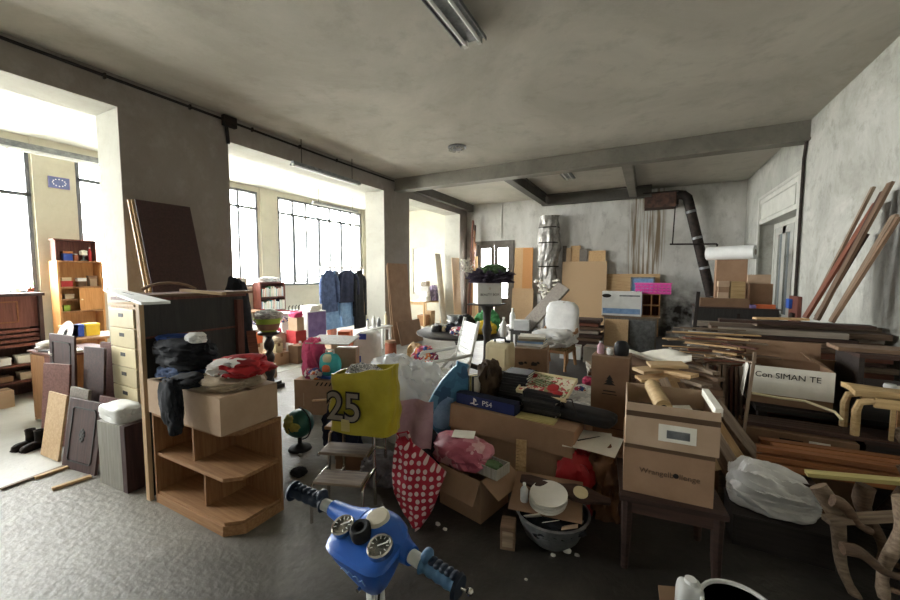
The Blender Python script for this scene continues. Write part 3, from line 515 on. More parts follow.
pdoor('dark cabinet door with grooved panel leaning at the back of the left opening',(-5.66,1.515,.006),.52,1.06,2,R(4),'darkz')
for k in range(3): slab('wood_board',['dark brown board leaning right beside the grooved back door','brown board leaning behind the dark boards in the left opening','second dark brown board beside the drawer unit'][k],'board',(-4.95+.02*k,1.55+.12*k,.006),(.3,.05,0),(0,.07,.97+.03*k),.022,['darkz','redz','darkz'][k])
slab('wood_board','red brown board standing in front of the brown cabinet','board',(-5.34,1.36,.006),(.34,.09,0),(0,.07,.8),.02,'redz')
pdoor('dark door with a carved rosette leaning in front of the left opening',(-4.54,1.26,0),.47,.60,9,R(8),'darkz',app=True)
slab('wood_board','plain brown board leaning behind the door with the carved rosette','board',(-4.42,1.45,0),(.5,.05,0),(0,.09,.58),.03,'redz')
slab('wood_board','tan plywood panel leaning left of the rosette door','board',(-5.0,1.27,.0065),(.34,.02,0),(0,.09,.58),.018,'plyz')
slab('wood_board','grey brown board leaning behind the tan plywood panel','board',(-4.94,1.42,.0065),(.34,.02,0),(0,.08,.6),.025,'greyz')
g=T('wrapped_cabinet','grey cabinet with a dark side, a white plastic package lying on top','cabinet',(-3.74,1.42,0),R(5)); MB().bb(-.17,.16,-.1,.1,0,.52).build('front_panel','sil',g); MB().bb(.161,.22,-.11,.1,0,.53).build('side_panel','darkz',g,bevel=.002)
soft('plastic_package','white plastic wrapped package on the grey cabinet beneath the drawers','package',(-3.80,1.43,.522),(.36,.2,.12),'plaswhite',8,amp=.05,crease=.12,p=5)
b=T('boots','pair of dark muddy boots standing on the pale floor','boots',(-5.28,1.28,.006),R(200)); b.scale=(.72,.72,.85)
for s in (-1,1):
    o=MB().blob(.055,.13,.05,seed=6+s,amp=.08,p=3,o=(s*.075,.05,0),sub=3).lathe([(.055,.05),(.05,.12),(.055,.2),(.048,.2),(.04,.1)],14,o=(s*.075,-.03,.0)).build('boot','iron',b,smooth=True)
    MB().bb(s*.075-.05,s*.075+.05,-.07,.17,-.0,.015).build('sole','rubber',o)
for k,(a,c) in enumerate((((35,478),(70,466)),((52,489),(91,476)))):
    A=PZ(*a,.012); B=PZ(*c,.012); plank('thin pale batten lying on the floor, %s'%['touching the pale floor edge','nearer to the camera'][k],A,B,.035,.02,'pine',name='batten',cat='batten')
plank('dark strip lying along the edge of the pale floor',PZ(1,489,.012),PZ(66,465,.012),.03,.012,'weath',name='batten',cat='batten')
# stack of tins by the drawers
for k,(px,py,m,t) in enumerate([(70,342,'cream','cream tin'),(76,343,'bluelabel','blue packet'),(92,340,'yellowp','yellow box')]):
    p=PX(px,py+6,-6.6); box('%s among the bric-a-brac in front of the orange bookcase'%t,(p.x,p.y,.88),R(90),.14,.14,.16,m)
tbl=T('small_table','small table under the tins in front of the orange bookcase','table',(-6.6,2.45,.006)); MB().bb(-.3,.3,-.5,.62,.84,.874).build('top','oakz',tbl)
for sx in (-1,1):
    for y in (-.45,.57): MB().bb(sx*.26-.02,sx*.26+.02,y-.02,y+.02,0,.84).build('leg','oakz',tbl)
box('pink box under the white carton on the small annex table',(-6.5,2.75,.88),R(90),.15,.14,.16,'pink'); box('white carton on top of the pink box on the small annex table',(-6.5,2.75,1.04),R(90),.16,.15,.17,'white')
for k in range(4): book('%s book in the pile on the small annex table beside the drawers'%['cream','white','grey','brown'][k],(-6.4,2.98,.88+.05*k),R(80+8*k),.22,.2,.05,['cream','white','cardgrey','card'][k],group='book pile on the annex table')
# ---------------------------------------------------------------- drawers, wardrobe carcass
A=py=PY(108,305,1.72); Bq=PY(133,308,1.72)
ds=T('drawer_unit','narrow cream drawer unit with dark finger slots beside the big dark cabinet','drawer unit',((A.x+Bq.x)/2,1.72,0)); w2=(Bq.x-A.x)/2
MB().bb(-w2,w2,.02,.5,0,A.z).bb(-w2-.01,w2+.01,.0,.52,A.z,A.z+.02).build('carcass','plyz',ds)
for i in range(7):
    z=A.z-.015-.19*(i+1)
    if z<.05: break
    o=MB().bb(-w2+.01,w2-.01,0,.02,z,z+.18).build('drawer','cream',ds,bevel=.003); MB().bb(-.045,.045,-.003,0,z+.1,z+.135).build('finger_slot','charz',o)
wc=T('wardrobe_carcass','big dark wardrobe carcass with a pale plywood front edge behind the low bookcase','wardrobe',(-3.28,1.36,0))
MB().bb(-.02,.03,0,.03,0,1.5).build('front_edge','plyz',wc,bevel=.002)
MB().bb(-.012,.012,.03,.80,.02,1.5).build('side_panel','charz',wc)
MB().bb(-.02,.05,.72,.78,0.0,1.47).build('frame_post','redz',wc,bevel=.003); MB().bb(.012,.022,.04,.72,1.22,1.235).build('trim_line','redz',wc)
MB().bb(-.40,.035,-.0,.82,1.5,1.52).build('top','redz',wc); MB().bb(-.40,-.38,.55,.8,0,1.5).build('rear_post','redz',wc)
tz=1.521
for k,(a,c,w_,t_,m,lab) in enumerate([((-3.36,1.30),(-3.33,2.26),.15,.022,'old','worn board along the edge of'),((-3.53,1.36),(-3.52,2.2),.13,.02,'rwood','reddish board along the middle of'),((-3.66,1.5),(-3.68,2.15),.1,.02,'dark','dark board along the back of')]):
    plank('%s the top of the wardrobe carcass'%lab,(*a,tz+t_/2),(*c,tz+t_/2),w_,t_,m)
A=PZ(112,290,tz+.031); B=PZ(156,303,tz+.031); wsp=plank('white slotted board lying across the near end of the wardrobe top',A,B,.12,.014,'white')
for i in range(6): MB().bb(-.30+.1*i,-.25+.1*i,-.008,.008,.007,.0085).build('slot','galv',wsp)
A=PZ(182,290,tz+.06); B=PZ(224,294,tz+.035); plank('short pale lath on the far end of the wardrobe top',A,B,.04,.018,'pine')
A=PZ(101,300,tz-.02); B=PZ(112,299,tz-.02)
q=MB(); q.tube([(-.2,0,0),(-.14,0,.03),(-.07,0,.048),(0,0,.053),(.07,0,.048),(.14,0,.03),(.2,0,0)],.012,8)
solid('wooden_arc','curved wooden chair rail lying on the wardrobe carcass','chair rail',q,'old',(-3.58,1.72,tz+.05),R(40),smooth=True)
# doors leaning on the pillar
for k in range(3):
    bx=-4.78+.035*k; yy=2.235+.02*k; slab('wood_board',['tall dark board leaning on the pillar, rearmost of three','tall dark board leaning on the pillar, middle of three','tall dark board with the broad dark face leaning on the pillar'][k],'board',(bx,yy,.0),(0,.645-.02*k,0),(-.70,0,2.57),.026,'darkz' if k==2 else 'pinez')
# bookcase with open right end
bx0,bx1,by0,by1=-3.20,-2.28,1.38,1.76
bk=T('low_bookcase','low oak bookcase with open shelves and a cut corner standing on the bare concrete','bookcase',(bx0,by0,0))
Wd=bx1-bx0; Dp=by1-by0
def shelfpoly(inset=0): return [(0.02,inset),(Wd-.1,inset),(Wd-inset,.09),(Wd-inset,Dp-.02),(0.02,Dp-.02)]
MB().prism(shelfpoly(.0),0,.07).build('plinth','oak',bk,bevel=.003)
MB().prism(shelfpoly(.012),.07,.09).build('bottom_shelf','oak',bk)
MB().prism(shelfpoly(.012),.36,.385).build('middle_shelf','oak',bk,bevel=.002); MB().prism(shelfpoly(0),.665,.69).build('top','oak',bk,bevel=.002)
MB().bb(0,.02,0,Dp,0,.69).build('side_panel','oakz',bk); MB().bb(.02,Wd+.0,Dp-.02,Dp,0,.69).build('back_panel','oakz',bk)
MB().bb(.52,.54,.06,Dp-.02,.09,.36).bb(.40,.42,.06,Dp-.02,.385,.665).build('divider','oakz',bk)
carton('large open carton on the low bookcase holding a trouser leg',(-2.755,1.56,.692),R(-1),.90,.40,.24,'cardlight',flaps={'b':-88,'f':-89,'l':-80},tape=False,txt=())
# clothes
for k,(m,t) in enumerate([('denim','dark blue jeans folded at the bottom of the clothes pile'),('blackcloth','black sweater folded in the middle of the clothes pile'),('blackcloth','black shirt with a white print at the top of the clothes pile')]):
    o=soft('folded_garment',t,'garment',(-3.02+.03*(k%2),1.53,.936+.088*k),(.48,.27,.12),m,20+k,rz=R(5*k-4),amp=.2,crease=.2,p=3)
    if k==2: MB().lathe([(.03,0),(.03,.003),(.001,.004)],18).build('white_print','whitecloth',o,loc=(.06,-.118,.06),rot=(R(65),0,R(10)))
soft('folded_garment','bright blue folded cloth edge at the left of the clothes pile','garment',(-3.12,1.53,1.20),(.26,.2,.05),'royal',31,rz=R(15),amp=.25); soft('folded_garment','white sock bundle on the right end of the clothes pile','garment',(-2.86,1.53,1.21),(.16,.11,.07),'whitecloth',33)
soft('knit_garment','red and white knitted jumper heaped on the carton','garment',(-2.47,1.60,1.02),(.38,.34,.12),'redwhite',37,amp=.25,crease=.3); soft('knit_garment','grey and white fleece under the red knit on the carton','garment',(-2.56,1.56,.936),(.46,.38,.09),'beige',38,amp=.2,crease=.25)

solid('hanging_trousers','black trousers hanging over the front of the open carton','trousers',MB().blob(.11,.04,.15,seed=5,amp=.2,crease=.3,p=3,cut=1,sub=4,o=(0,-.02,0)).blob(.05,.04,.11,seed=8,amp=.2,crease=.3,p=3,cut=1,o=(.05,-.02,-.06)).blob(.13,.1,.04,seed=6,amp=.25,crease=.3,cut=.9,o=(.02,.08,.235)),'blackcloth',(-2.72,1.30,.72),R(-1),smooth=True)
# ================================================================ ANNEX, MIDDLE AND FAR OPENINGS
def table(label,loc,w,d,h,mat,rz=0,name='table',t=.03,leg=.045):
    r=T(name,label,'table',loc,rz); MB().bb(-w/2,w/2,-d/2,d/2,h-t,h).build('top',mat,r,bevel=.004)
    for sx in(-1,1):
        for sy in(-1,1): MB().bb(sx*(w/2-leg)-leg/2,sx*(w/2-leg)+leg/2,sy*(d/2-leg)-leg/2,sy*(d/2-leg)+leg/2,0,h-t).build('leg',mat,r)
    MB().bb(-w/2+leg,w/2-leg,-d/2+leg*.6,-d/2+leg*.9,h-t-.07,h-t).build('apron',mat,r); MB().bb(-w/2+leg,w/2-leg,d/2-leg*.9,d/2-leg*.6,h-t-.07,h-t).build('apron',mat,r); return r
# carved pedestal with green bowl
pc=PX(270,371,-4.95); r=T('carved_pedestal','dark spiral carved pedestal on the floor of the middle opening','pedestal',(-4.95,pc.y,0))
MB().bb(-.14,.14,-.14,.14,0,.06).bb(-.11,.11,-.11,.11,.06,.1).build('base','charz',r); 
secs=[]
for i in range(41):
    z=.1+.68*i/40; secs.append([V(((.055+.018*math.cos(2*(a-z*16)))*math.cos(a),(.055+.018*math.cos(2*(a-z*16)))*math.sin(a),z)) for a in [2*PI*k/20 for k in range(20)]])
MB().loft(secs).build('twisted_shaft','charz',r,smooth=True); MB().lathe([(.06,.78),(.15,.81),(.15,.84),(.12,.85)],20).build('top','charz',r,smooth=True)
bw=T('bowl','lime green and tan bowl standing on the carved pedestal','bowl',(-4.95,pc.y,.85)); MB().lathe([(.1,0),(.13,.03),(.17,.16),(.2,.2),(.19,.2),(.16,.16),(.12,.05)],24).build('body','lime',bw,smooth=True); MB().lathe([(.134,.03),(.163,.12),(.165,.12),(.137,.03)],24).build('tan_band','card',bw,smooth=True)
soft('paper_heap','white papers and a red strip heaped in the green bowl','papers',(-4.95,pc.y,1.02),(.34,.34,.16),'marble',5,amp=.3,crease=.4)
plank('thin red stick poking out of the bowl on the carved pedestal',(-4.98,pc.y-.1,1.18),(-4.85,pc.y+.4,1.12),.02,.02,'red',name='stick',cat='stick')
# bookshelf by the pier
a=PX(258,300,-8.8); b=PX(283,300,-8.8); yc=(a.y+b.y)/2; w=b.y-a.y
r=T('low_bookshelf','red brown bookshelf full of books below the pier of the middle opening','bookcase',(-8.85,yc,.006))
MB().bb(-.15,.15,-w/2,-w/2+.025,0,1.47).bb(-.15,.15,w/2-.025,w/2,0,1.47).bb(-.15,-.13,-w/2,w/2,0,1.47).build('carcass','redz',r)
for z in (.03,.37,.72,1.07,1.445): MB().bb(-.13,.15,-w/2+.025,w/2-.025,z,z+.025).build('shelf','redz',r)
cols=['teal','beige','denimlight','red','cream','navy','orangep','white','greenp','cardgrey']
for zi,(z,t) in enumerate(((1.097,'top'),(.747,'second'),(.397,'third'))):
    y=-w/2+.05
    k=0
    while y<w/2-.07:
        tw=.035+.02*rnd.random(); hh=.2+.08*rnd.random(); m=cols[(k*3+zi*2)%10]
        book('book standing upright on the %s shelf of the red brown bookshelf'%t,(-8.8,yc+y+tw/2,.008+z),0,.2,tw-.003,hh,m,group='books on the %s shelf of the red brown bookshelf'%t); y+=tw; k+=1
soft('paper_heap','white papers heaped on top of the red brown bookshelf','papers',(-8.85,yc,1.478),(.28,.55,.14),'marble',9,amp=.3,crease=.4)
box('grey cardboard box on the window sill left of the bookshelf',(XO+.16,5.95,1.0),R(90),.3,.22,.6,'cardgrey')
table('long table with orange and white boxes behind the carved pedestal',(-8.7,5.3,.006),.9,1.6,.8,'oakz')
table('side table under the grey box below the middle opening window',(XO+.2,6.0,.006),.34,.45,.98,'greyz')if 0 else None
for k,(y,x,m,t,h) in enumerate([(4.75,-8.6,'orangep','orange box',.22),(5.05,-8.5,'white','white box',.16),(5.35,-8.6,'red','red box',.2),(5.65,-8.55,'cream','cream box',.26),(4.75,-8.9,'beige','beige box',.3),(5.1,-8.95,'white','tall white box',.34)]):
    box('%s standing on the long table behind the carved pedestal'%t,(x,y,.808),R(90),.24,.2,h,m)
soft('cloth_heap','white cloth thrown over the near end of the long annex table','cloth',(-8.45,4.75,1.03),(.3,.4,.14),'whitecloth',11)
# white chest with motif, purple board, cloth
p0=PX(298,350,-7.0); r=T('white_chest','white chest with a dark plant motif in the annex','chest',(-7.2,p0.y,.006)); MB().bb(-.25,.25,-.4,.4,.05,.8).build('body','white',r,bevel=.01); MB().bb(-.28,.28,-.43,.43,.8,.84).build('top','white',r,bevel=.01)
q=MB(); 
for i in range(7): a=i*.9; q.tube([(.255,-.1+0*a,.25),(.256,-.1+.05*math.cos(a),.35+.04*math.sin(a)),(.255,-.1+.12*math.cos(a),.42+.1*math.sin(a))],.006,5)
q.build('plant_motif','galv',r)
for sx in(-1,1):
    for sy in(-1,1): MB().bb(sx*.22-.02,sx*.22+.02,sy*.37-.02,sy*.37+.02,0,.05).build('foot','white',r)
q=MB()
for i in range(5):
    q.tube([(0,-.2+.09*i,.0),(0,-.2+.09*i,.1),(.02,-.18+.09*i,.13)],.012,6)
tp=T('metal_figurines','row of little dark metal figures on the white chest','figures',(-7.2,p0.y+.15,.847)); q.build('figures','iron',tp); MB().bb(-.04,.04,-.26,.26,-.0,.012).build('base','iron',tp)
pu=PX(316,345,-6.6); r=T('purple_cabinet','small cabinet with a purple front beside the white chest','cabinet',(-6.75,pu.y,.006)); MB().bb(-.2,.2,-.27,.27,0,.86).build('body','white',r); MB().bb(.2,.215,-.25,.25,.3,.84).build('purple_front','purple',r)
soft('cloth_heap','white linen heaped on the floor in front of the purple cabinet','cloth',(-6.3,pu.y,.006),(.4,.5,.3),'whitecloth',13)
for k in range(3): book('pale file in the stack on the purple cabinet',(-6.75,pu.y,.868+.04*k),R(5*k),.3,.3,.04,'white',group='files on the purple cabinet')
# clothes rack
ry0=PX(320,270,-7.0).y; ry1=PX(364,270,-7.0).y; rc=(ry0+ry1)/2; rl=ry1-ry0
r=T('clothes_rack','metal clothes rack loaded with blue clothes in the annex','clothes rack',(-7,rc,.006))
MB().cyl((0,-rl/2,1.85),(0,rl/2,1.85),.016,n=10).build('rail','chrome',r)
for s in(-1,1): MB().cyl((0,s*rl/2*.97,0.03),(0,s*rl/2*.97,1.85),.016,n=10).build('post','chrome',r); MB().cyl((-.25,s*rl/2*.97,.02),(.25,s*rl/2*.97,.02),.018,n=10).build('foot','chrome',r)
def garment(label,y,top,bot,w,mat,seed,x=-7,sl=True,t=.05):
    g=T('hanging_garment',label,'garment',(x,y,bot)); H=top-bot; q=MB(); secs=[]
    for i in range(15):
        u=i/14; z=H*u; hw=w/2*(1.12-.2*u) if u<.86 else w/2*(.94-2.6*(u-.86)**.8*1.0)
        hw=max(hw,.05); sec=[]
        for k in range(28):
            a=2*PI*k/28; n=NZ.noise(V((math.cos(a)*3+seed,math.sin(a)*3,z*2.2)))
            sec.append(V((t/2*math.sin(a)*(1+.6*n)+.01*math.sin(k*1.7),hw*math.cos(a)*(1+.05*n),z)))
        secs.append(sec)
    q.loft(secs); q.build('cloth',mat,g,smooth=True)
    if sl:
        for s in(-1,1): MB().tube([(0,s*w*.38,H*.9),(.02,s*w*.50,H*.72),(.02,s*w*.55,H*.45),(.02,s*w*.55,H*.22)],[.05,.065,.055,.045],10).build('sleeve',mat,g,smooth=True)
    MB().tube([(0,0,H-.02),(0,0,H+.05),(.0,.02,H+.075),(0,0,H+.09)],.005,6).build('hanger_hook','chrome',g); return g
garment('blue grey jacket hanging at the left of the clothes rack',rc-rl*.32,1.78,.75,.5,'jacketblue',1); garment('pale blue shirt hanging behind the blue grey jacket',rc-rl*.22,1.76,.3,.5,'denimlight',2,x=-7.08)
garment('dark navy jacket hanging in the middle of the clothes rack',rc+rl*.10,1.80,.95,.62,'navy',3); garment('light blue jeans hanging below the navy jacket',rc+rl*.14,1.0,.25,.42,'denimlight',4,x=-6.98,sl=False) if 0 else garment('light blue denim skirt hanging behind the navy jacket',rc+rl*.12,1.74,.3,.46,'denimlight',4,x=-7.08,sl=False)
garment('long black coat hanging at the right end of the clothes rack',rc+rl*.38,1.79,.2,.42,'blackcloth',5); 
garment('dusky grey top hanging on the rack between the shirt and the jacket',rc-rl*.08,1.78,.7,.36,'greycloth',6,x=-7.15)
q=T('dried_plant','dark dried flower twigs standing behind the clothes rack','plant',(-7.45,rc,.006)); mb=MB()
for i in range(14): a=i*2.4; mb.tube([(0,0,.4),(.05*math.cos(a),.06*math.sin(a),1.4),(.12*math.cos(a),.16*math.sin(a),2.05+.25*rnd.random())],.008,5)
mb.build('twigs','twig',q); MB().lathe([(.1,0),(.13,.15),(.09,.4),(.11,.45),(.09,.45),(.06,.3)],18).build('vase','clay',q,smooth=True)
for k in range(4): plank('bamboo cane leaning on the annex pier behind the black coat',(-6.6,rc+rl*.62+.05*k,.01),(-6.15,rc+rl*.50+.08*k,2.3+.1*k),.022,.022,'pine',group='canes by the clothes rack',name='cane',cat='cane')
# small boxes and clutter on the annex floor in front of the rack
carton('open tan carton on the annex floor in front of the clothes rack',(-5.35,5.45,.006),R(75),.5,.4,.42,'cardlight',closed=True)
for k,(px,py,X,m,t,w,h) in enumerate([(252,352,-5.6,'card','brown carton by the carved pedestal',.4,.3),(262,360,-5.5,'cardlight','tan carton near the carved pedestal foot',.34,.22),(299,345,-5.9,'carddark','dark brown carton left of the tan carton',.3,.34),(247,362,-5.65,'beige','beige bundle box on the annex floor left of the pedestal',.32,.16)]):
    p=PX(px,py,X); p.z=.006; carton(t,p,R(80+7*k),w,w*.8,h,m,closed=True)
# 
for k,(px,py,m,t) in enumerate([(368,352,'white','white bottle'),(374,352,'plaswhite','small pale bottle'),(386,352,'cream','cream bottle'),(379,352,'galv','grey bottle')]):
    p=PX(px,340,-5.2); bottle('%s among the bottles on the white stool by the middle pillar'%t,(p.x,p.y,.552),.035+.01*(k%2),.2+.05*(k%3),m,'bluelabel' if k==0 else 'white')
p=PX(377,345,-5.2); table('low white stool carrying bottles by the middle pillar',(-5.2,p.y,0),.3,.75,.55,'white',name='stool')
p=PX(383,345,-4.9); jar('tan clay pot on the floor before the middle pillar',(-4.7,6.3,0),.12,.32,'clay',lid='card')
# black cover, leaning board
soft('black_cover','tall black padded cover standing against the first pillar','cover',(-4.72,3.04,0),(.26,.36,1.36),'blackcloth',14,amp=.05,crease=.1,p=2.4,cut=.95)
slab('wood_board','narrow brown edged board leaning beside the black cover','board',(-4.2,2.95,0),(.04,.1,0),(-.42,.1,.95),.02,'rwood')
# far opening
p=PX(436,340,-6.2); table('pale table in the far opening carrying boxes',(-6.6,p.y-.05,.006),.7,1.2,.8,'pinez')
ty=p.y
for k in range(3): box('white box number in the far stack'.replace('number ','')+[' at the bottom',' in the middle',' at the top'][k]+', on the pale far table',(-6.45,ty-.28,.808+.16*k),R(10*k),.26,.3,.155,'white')
soft('purple_flowers','bunch of purple hydrangea flowers on the pale far table','flowers',(-6.35,ty+.12,.81),(.4,.45,.5),'lilac',15,amp=.25,crease=.3,fr=3)
box('grey radio box on top of the white stack on the pale far table',(-6.45,ty-.28,1.29),R(5),.22,.26,.16,'cardgrey')
for k,(dy,m) in enumerate(((-.3,'oakz'),(.05,'plyz'))): box('%s wooden crate under the pale far table'%['brown','tan'][k],(-6.5,ty+dy,.006),R(5),.3,.3,.35+.1*k,m)
slab('wood_board','white painted panel leaning in the far opening','board',(-5.98,10.75,.006),(0,.36,0),(-.25,0,2.35),.03,'paintframe' if 'paintframe' in M else 'white')
slab('wood_board','tan plywood strip leaning on the far pillar','board',(-5.35,10.5,0),(.04,.42,0),(-.12,0,2.2),.02,'plyz')
# cardboard sheets leaning on the middle pillar
a=PZ(384,346,0); b=PZ(420,352,0); 
cs=[((-5.30,7.26,0),(.0,.82,0),(-.2,.0,1.95),'card','big brown cardboard sheet leaning on the middle pillar'),((-5.36,7.24,0),(0,.14,0),(-.15,0,1.9),'cardlight','narrow tan cardboard strip behind the big sheet on the middle pillar')]
for o,ex,ey,m,t in cs: slab('cardboard_sheet',t,'cardboard sheet',o,ex,ey,.012,m)
slab('cardboard_sheet','low folded cardboard flap leaning on the big sheet at the middle pillar','cardboard sheet',(-5.1,7.25,0),(.05,.9,0),(-.14,0,.55),.012,'card')
# dark strips by the last pillar
for k in range(8):
    plank('dark reddish moulding leaning on the pillar left of the glazed door',(-5.18+.042*(k%4),11.1+.1*(k//4),0),(-5.18+.042*(k%4),11.1+.1*(k//4)+.116*[3.45,2.9,3.1,2.4,1.95,3.3,2.7,2.1][k],[3.45,2.9,3.1,2.4,1.95,3.3,2.7,2.1][k]),.085,.034,['rwood','dark','mould','rwood'][k%4],group='mouldings by the glazed door',up=(0,1,0),roll=R(90),name='moulding',cat='moulding')
for k in range(2): plank('pale lath leaning before the dark mouldings, %s'%['shorter','taller'][k],(-4.86+.12*k,10.85,0),(-5.0+.1*k,11.15,1.9+.35*k),.1,.02,'pine',up=(0,1,0),name='lath',cat='lath')
# ================================================================ MIDDLE HEAP
# toys on carton
c0=PZ(288,412,0); c1=PZ(332,408,0)
ca=carton('brown carton with black hazard stripes, toys on its lid',(-3.52,3.42,0),R(18),.66,.45,.42,'card',closed=True)
q=MB()
for i in range(6):
    x=-.05+.055*i; q.add([(x,-.227,.36),(x+.02,-.227,.36),(x+.05,-.227,.405),(x+.03,-.227,.405)],[(0,1,2,3)])
q.build('hazard_stripes','ink',ca); MB().bb(-.215,-.205,-.227,-.2255,.1,.26).build('tear_strip','cardlight',ca)
lz=.43
def onc(dx,dy): return V((-3.52+dx*math.cos(R(18))-dy*math.sin(R(18)),3.42+dx*math.sin(R(18))+dy*math.cos(R(18)),lz))
soft('pink_bag','pink red fabric bag slumped on the hazard striped carton','bag',onc(-.2,.05),(.3,.3,.46),'pink',16,amp=.15,crease=.3)
tk=T('toy_backpack','turquoise toy rucksack with an orange pompom on the hazard striped carton','toy bag',onc(.07,-.08),R(10)); MB().blob(.14,.07,.16,seed=4,amp=.06,p=3,cut=.9).build('body','teal',tk,smooth=True); MB().blob(.05,.03,.05,seed=2,o=(0,-.085,.09),amp=.02).build('orange_pompom','orangep',tk,smooth=True); MB().bb(-.15,.15,-.1,.08,0,.035).build('blue_base','royal',tk,bevel=.01); MB().tube([(-.06,0,.28),(-.05,0,.34),(.05,0,.34),(.06,0,.28)],.012,8).build('handle','white',tk)
MB().blob(.07,.04,.06,seed=8,o=(0,-.04,.2),amp=.05).build('cream_pocket','cream',tk,smooth=True)
soft('toy_heap','dark and white toy bundle beside the turquoise rucksack','toy',onc(-.12,-.14),(.26,.16,.12),'gaudy',17)
slab('paper_board','pale blue grey board lying tilted over the pink bag and rucksack','board',onc(-.30,-.05)+V((0,0,.40)),(.56,.16,.0),(-.05,.34,.05),.012,'sil')
carton('small tan carton at the back of the hazard striped carton',onc(.2,.13)+V((0,0,0)),R(25),.26,.16,.34,'card',closed=True)
# annex aisle packs
op=PY(346,362,4.2); bx=box('orange carton standing left of the white and blue pack',(op.x,4.2,op.z-.0),R(30),.17,.2,.46,'orangep')
bx.location.z=.40
table('low bench under the orange carton and the white and blue pack',(op.x+.15,4.25,0),.75,.4,.395,'weath',R(20),name='bench')
wp=soft('diaper_pack','white plastic pack with blue corners lying on the low bench','pack',(op.x+.34,4.3,.4),(.36,.26,.46),'plaswhite',18,amp=.04,crease=.08,p=6,rz=R(20),rot=None)
MB().bb(-.165,-.06,-.14,-.115,.02,.12).bb(-.08,.02,-.14,-.115,.36,.44).build('blue_print','bluelabel',wp)
# clear plastic bag heap
soft('plastic_bag','big translucent plastic sack bulging behind the yellow shopper','plastic bag',(-2.30,3.24,0),(.96,.58,.80),'wrap',21,amp=.2,crease=.25,sub=5,fr=1.2)
soft('white_garments','white clothes packed inside the translucent plastic sack','clothes',(-2.30,3.24,.03),(.66,.36,.54),'whitecloth',22,amp=.2,crease=.3)
soft('plastic_bag','crumpled clear bag on top of the white and blue pack','plastic bag',(-2.75,3.75,.72),(.7,.45,.5),'wrap',23,amp=.25,crease=.3) if 0 else None
# globe
gl=T('globe','dark green globe on a black stand on the floor by the hazard striped carton','globe',(-2.95,2.48,0)); MB().blob(.135,.135,.135,p=2,amp=0,cut=1.01,o=(0,0,.12),sub=4).build('sphere','globe',gl,smooth=True)
q=MB()
for s,(th,ph,sx) in enumerate([(1.2,-1.5,.05),(1.5,-1.0,.04),(1.0,-2.0,.035),(1.8,-1.7,.03)]):
    q.blob(sx,sx,.012,seed=s,amp=.5,sub=3,o=V((.132*math.sin(th)*math.cos(ph),.132*math.sin(th)*math.sin(ph),.256+.132*math.cos(th))),rot=V((math.sin(th)*math.cos(ph),math.sin(th)*math.sin(ph),math.cos(th))).to_track_quat('Z','Y').to_matrix(),cut=.3)
q.build('land','globeland',gl,smooth=True); MB().lathe([(.11,0),(.1,.02),(.04,.04),(.02,.06),(.02,.12)],20).build('foot','black',gl,smooth=True); MB().tube([(.155*math.sin(a),0,.256-.155*math.cos(a)) for a in [PI*k/12 for k in range(13)]],.007,8).build('meridian_arc','black',gl)
soft('sports_bag','dark purple blue bag slumped behind the globe and the step stool','bag',(-2.62,2.72,0),(.40,.30,.50),'navy',24,amp=.25,crease=.35)
plank('thin pale stick lying on the dark purple bag',(-2.85,2.56,.47),(-2.35,2.45,.6),.018,.018,'pine',name='stick',cat='stick')
soft('dark_rag','small black rag on the floor between the bookcase and the globe','rag',(-2.58,2.15,0),(.14,.12,.05),'blackcloth',25)
# step stool
ss=T('step_stool','old chrome step stool with wooden steps under the yellow bag','step stool',(-1.93,2.12,0),R(20))
hs=.56
for (x,y) in ((-.17,-.05),(.17,-.05),(-.17,.2),(.17,.2)): MB().tube([(x*1.08,y+(.02 if y>0 else -.02),0),(x,y,hs-.05),(x*.85,y,hs-.015)],.013,10).build('leg','chrome',ss,smooth=True)
MB().bb(-.2,.2,-.08,.24,hs-.012,hs+.012).build('seat','oak',ss,bevel=.006)
for k,(z,y) in enumerate(((.27,-.24),(.43,-.14))):
    MB().bb(-.17,.17,y-.085,y+.085,z,z+.02).build('step','weath',ss,bevel=.004)
for s in(-1,1): MB().tube([(s*.18,-.33,0),(s*.18,-.32,.25),(s*.18,-.29,.265),(s*.18,-.05,.265)],.011,10).tube([(s*.18,-.22,.425),(s*.18,-.05,.425)],.011,8).tube([(s*.17,-.05,.12),(s*.17,.2,.12)],.009,8).build('side_frame','chrome',ss,smooth=True)
MB().tube([(-.18,.2,.3),(.18,.2,.3)],.01,8).build('crossbar','chrome',ss)
# yellow shopper
yb=T('yellow_shopper','yellow shopping bag with a big 25, full of newspapers, standing on the step stool','bag',(-1.80,2.10,hs+.013),R(12))
def shell(w,d,h,lean=.0,t=.004,seed=1):
    secs=[]
    for i in range(13):
        u=i/12; ww=w/2*(1+.03*math.sin(u*3)); dd=d/2*(1-.25*u); sec=[]
        for k in range(44):
            a=2*PI*k/44; c,s_=math.cos(a),math.sin(a); r=(abs(c)**5+abs(s_)**5)**(-1/5); n=NZ.noise(V((c*2.5+seed,s_*2.5,u*4)))*.018
            sec.append(V((ww*c*r+n,dd*s_*r+n+lean*u,h*u+(.05*c*u if u>.9 else 0)+ (.02*n*40*u if u>.9 else 0))))
        secs.append(sec)
    inner=[[V((p.x*.96,p.y*.93,p.z)) for p in s_] for s_ in secs[::-1]]; inner[-1]=[V((p.x,p.y,.01)) for p in inner[-1]]
    return secs+inner
yb.scale=(.9,.9,.92); MB().loft(shell(.54,.30,.48)).build('body','yellowbag',yb,smooth=True)
text('25',.30,'ink',yb,(-.10,-.160,.205),(R(88),0,0),name='black_number_outline',bold=.016); text('25',.30,'cardgrey',yb,(-.10,-.166,.205),(R(88),0,0),name='grey_number',bold=.003)
MB().bb(-.12,-.05,-.170,-.164,.03,.12).build('tan_emblem','yel',yb); 
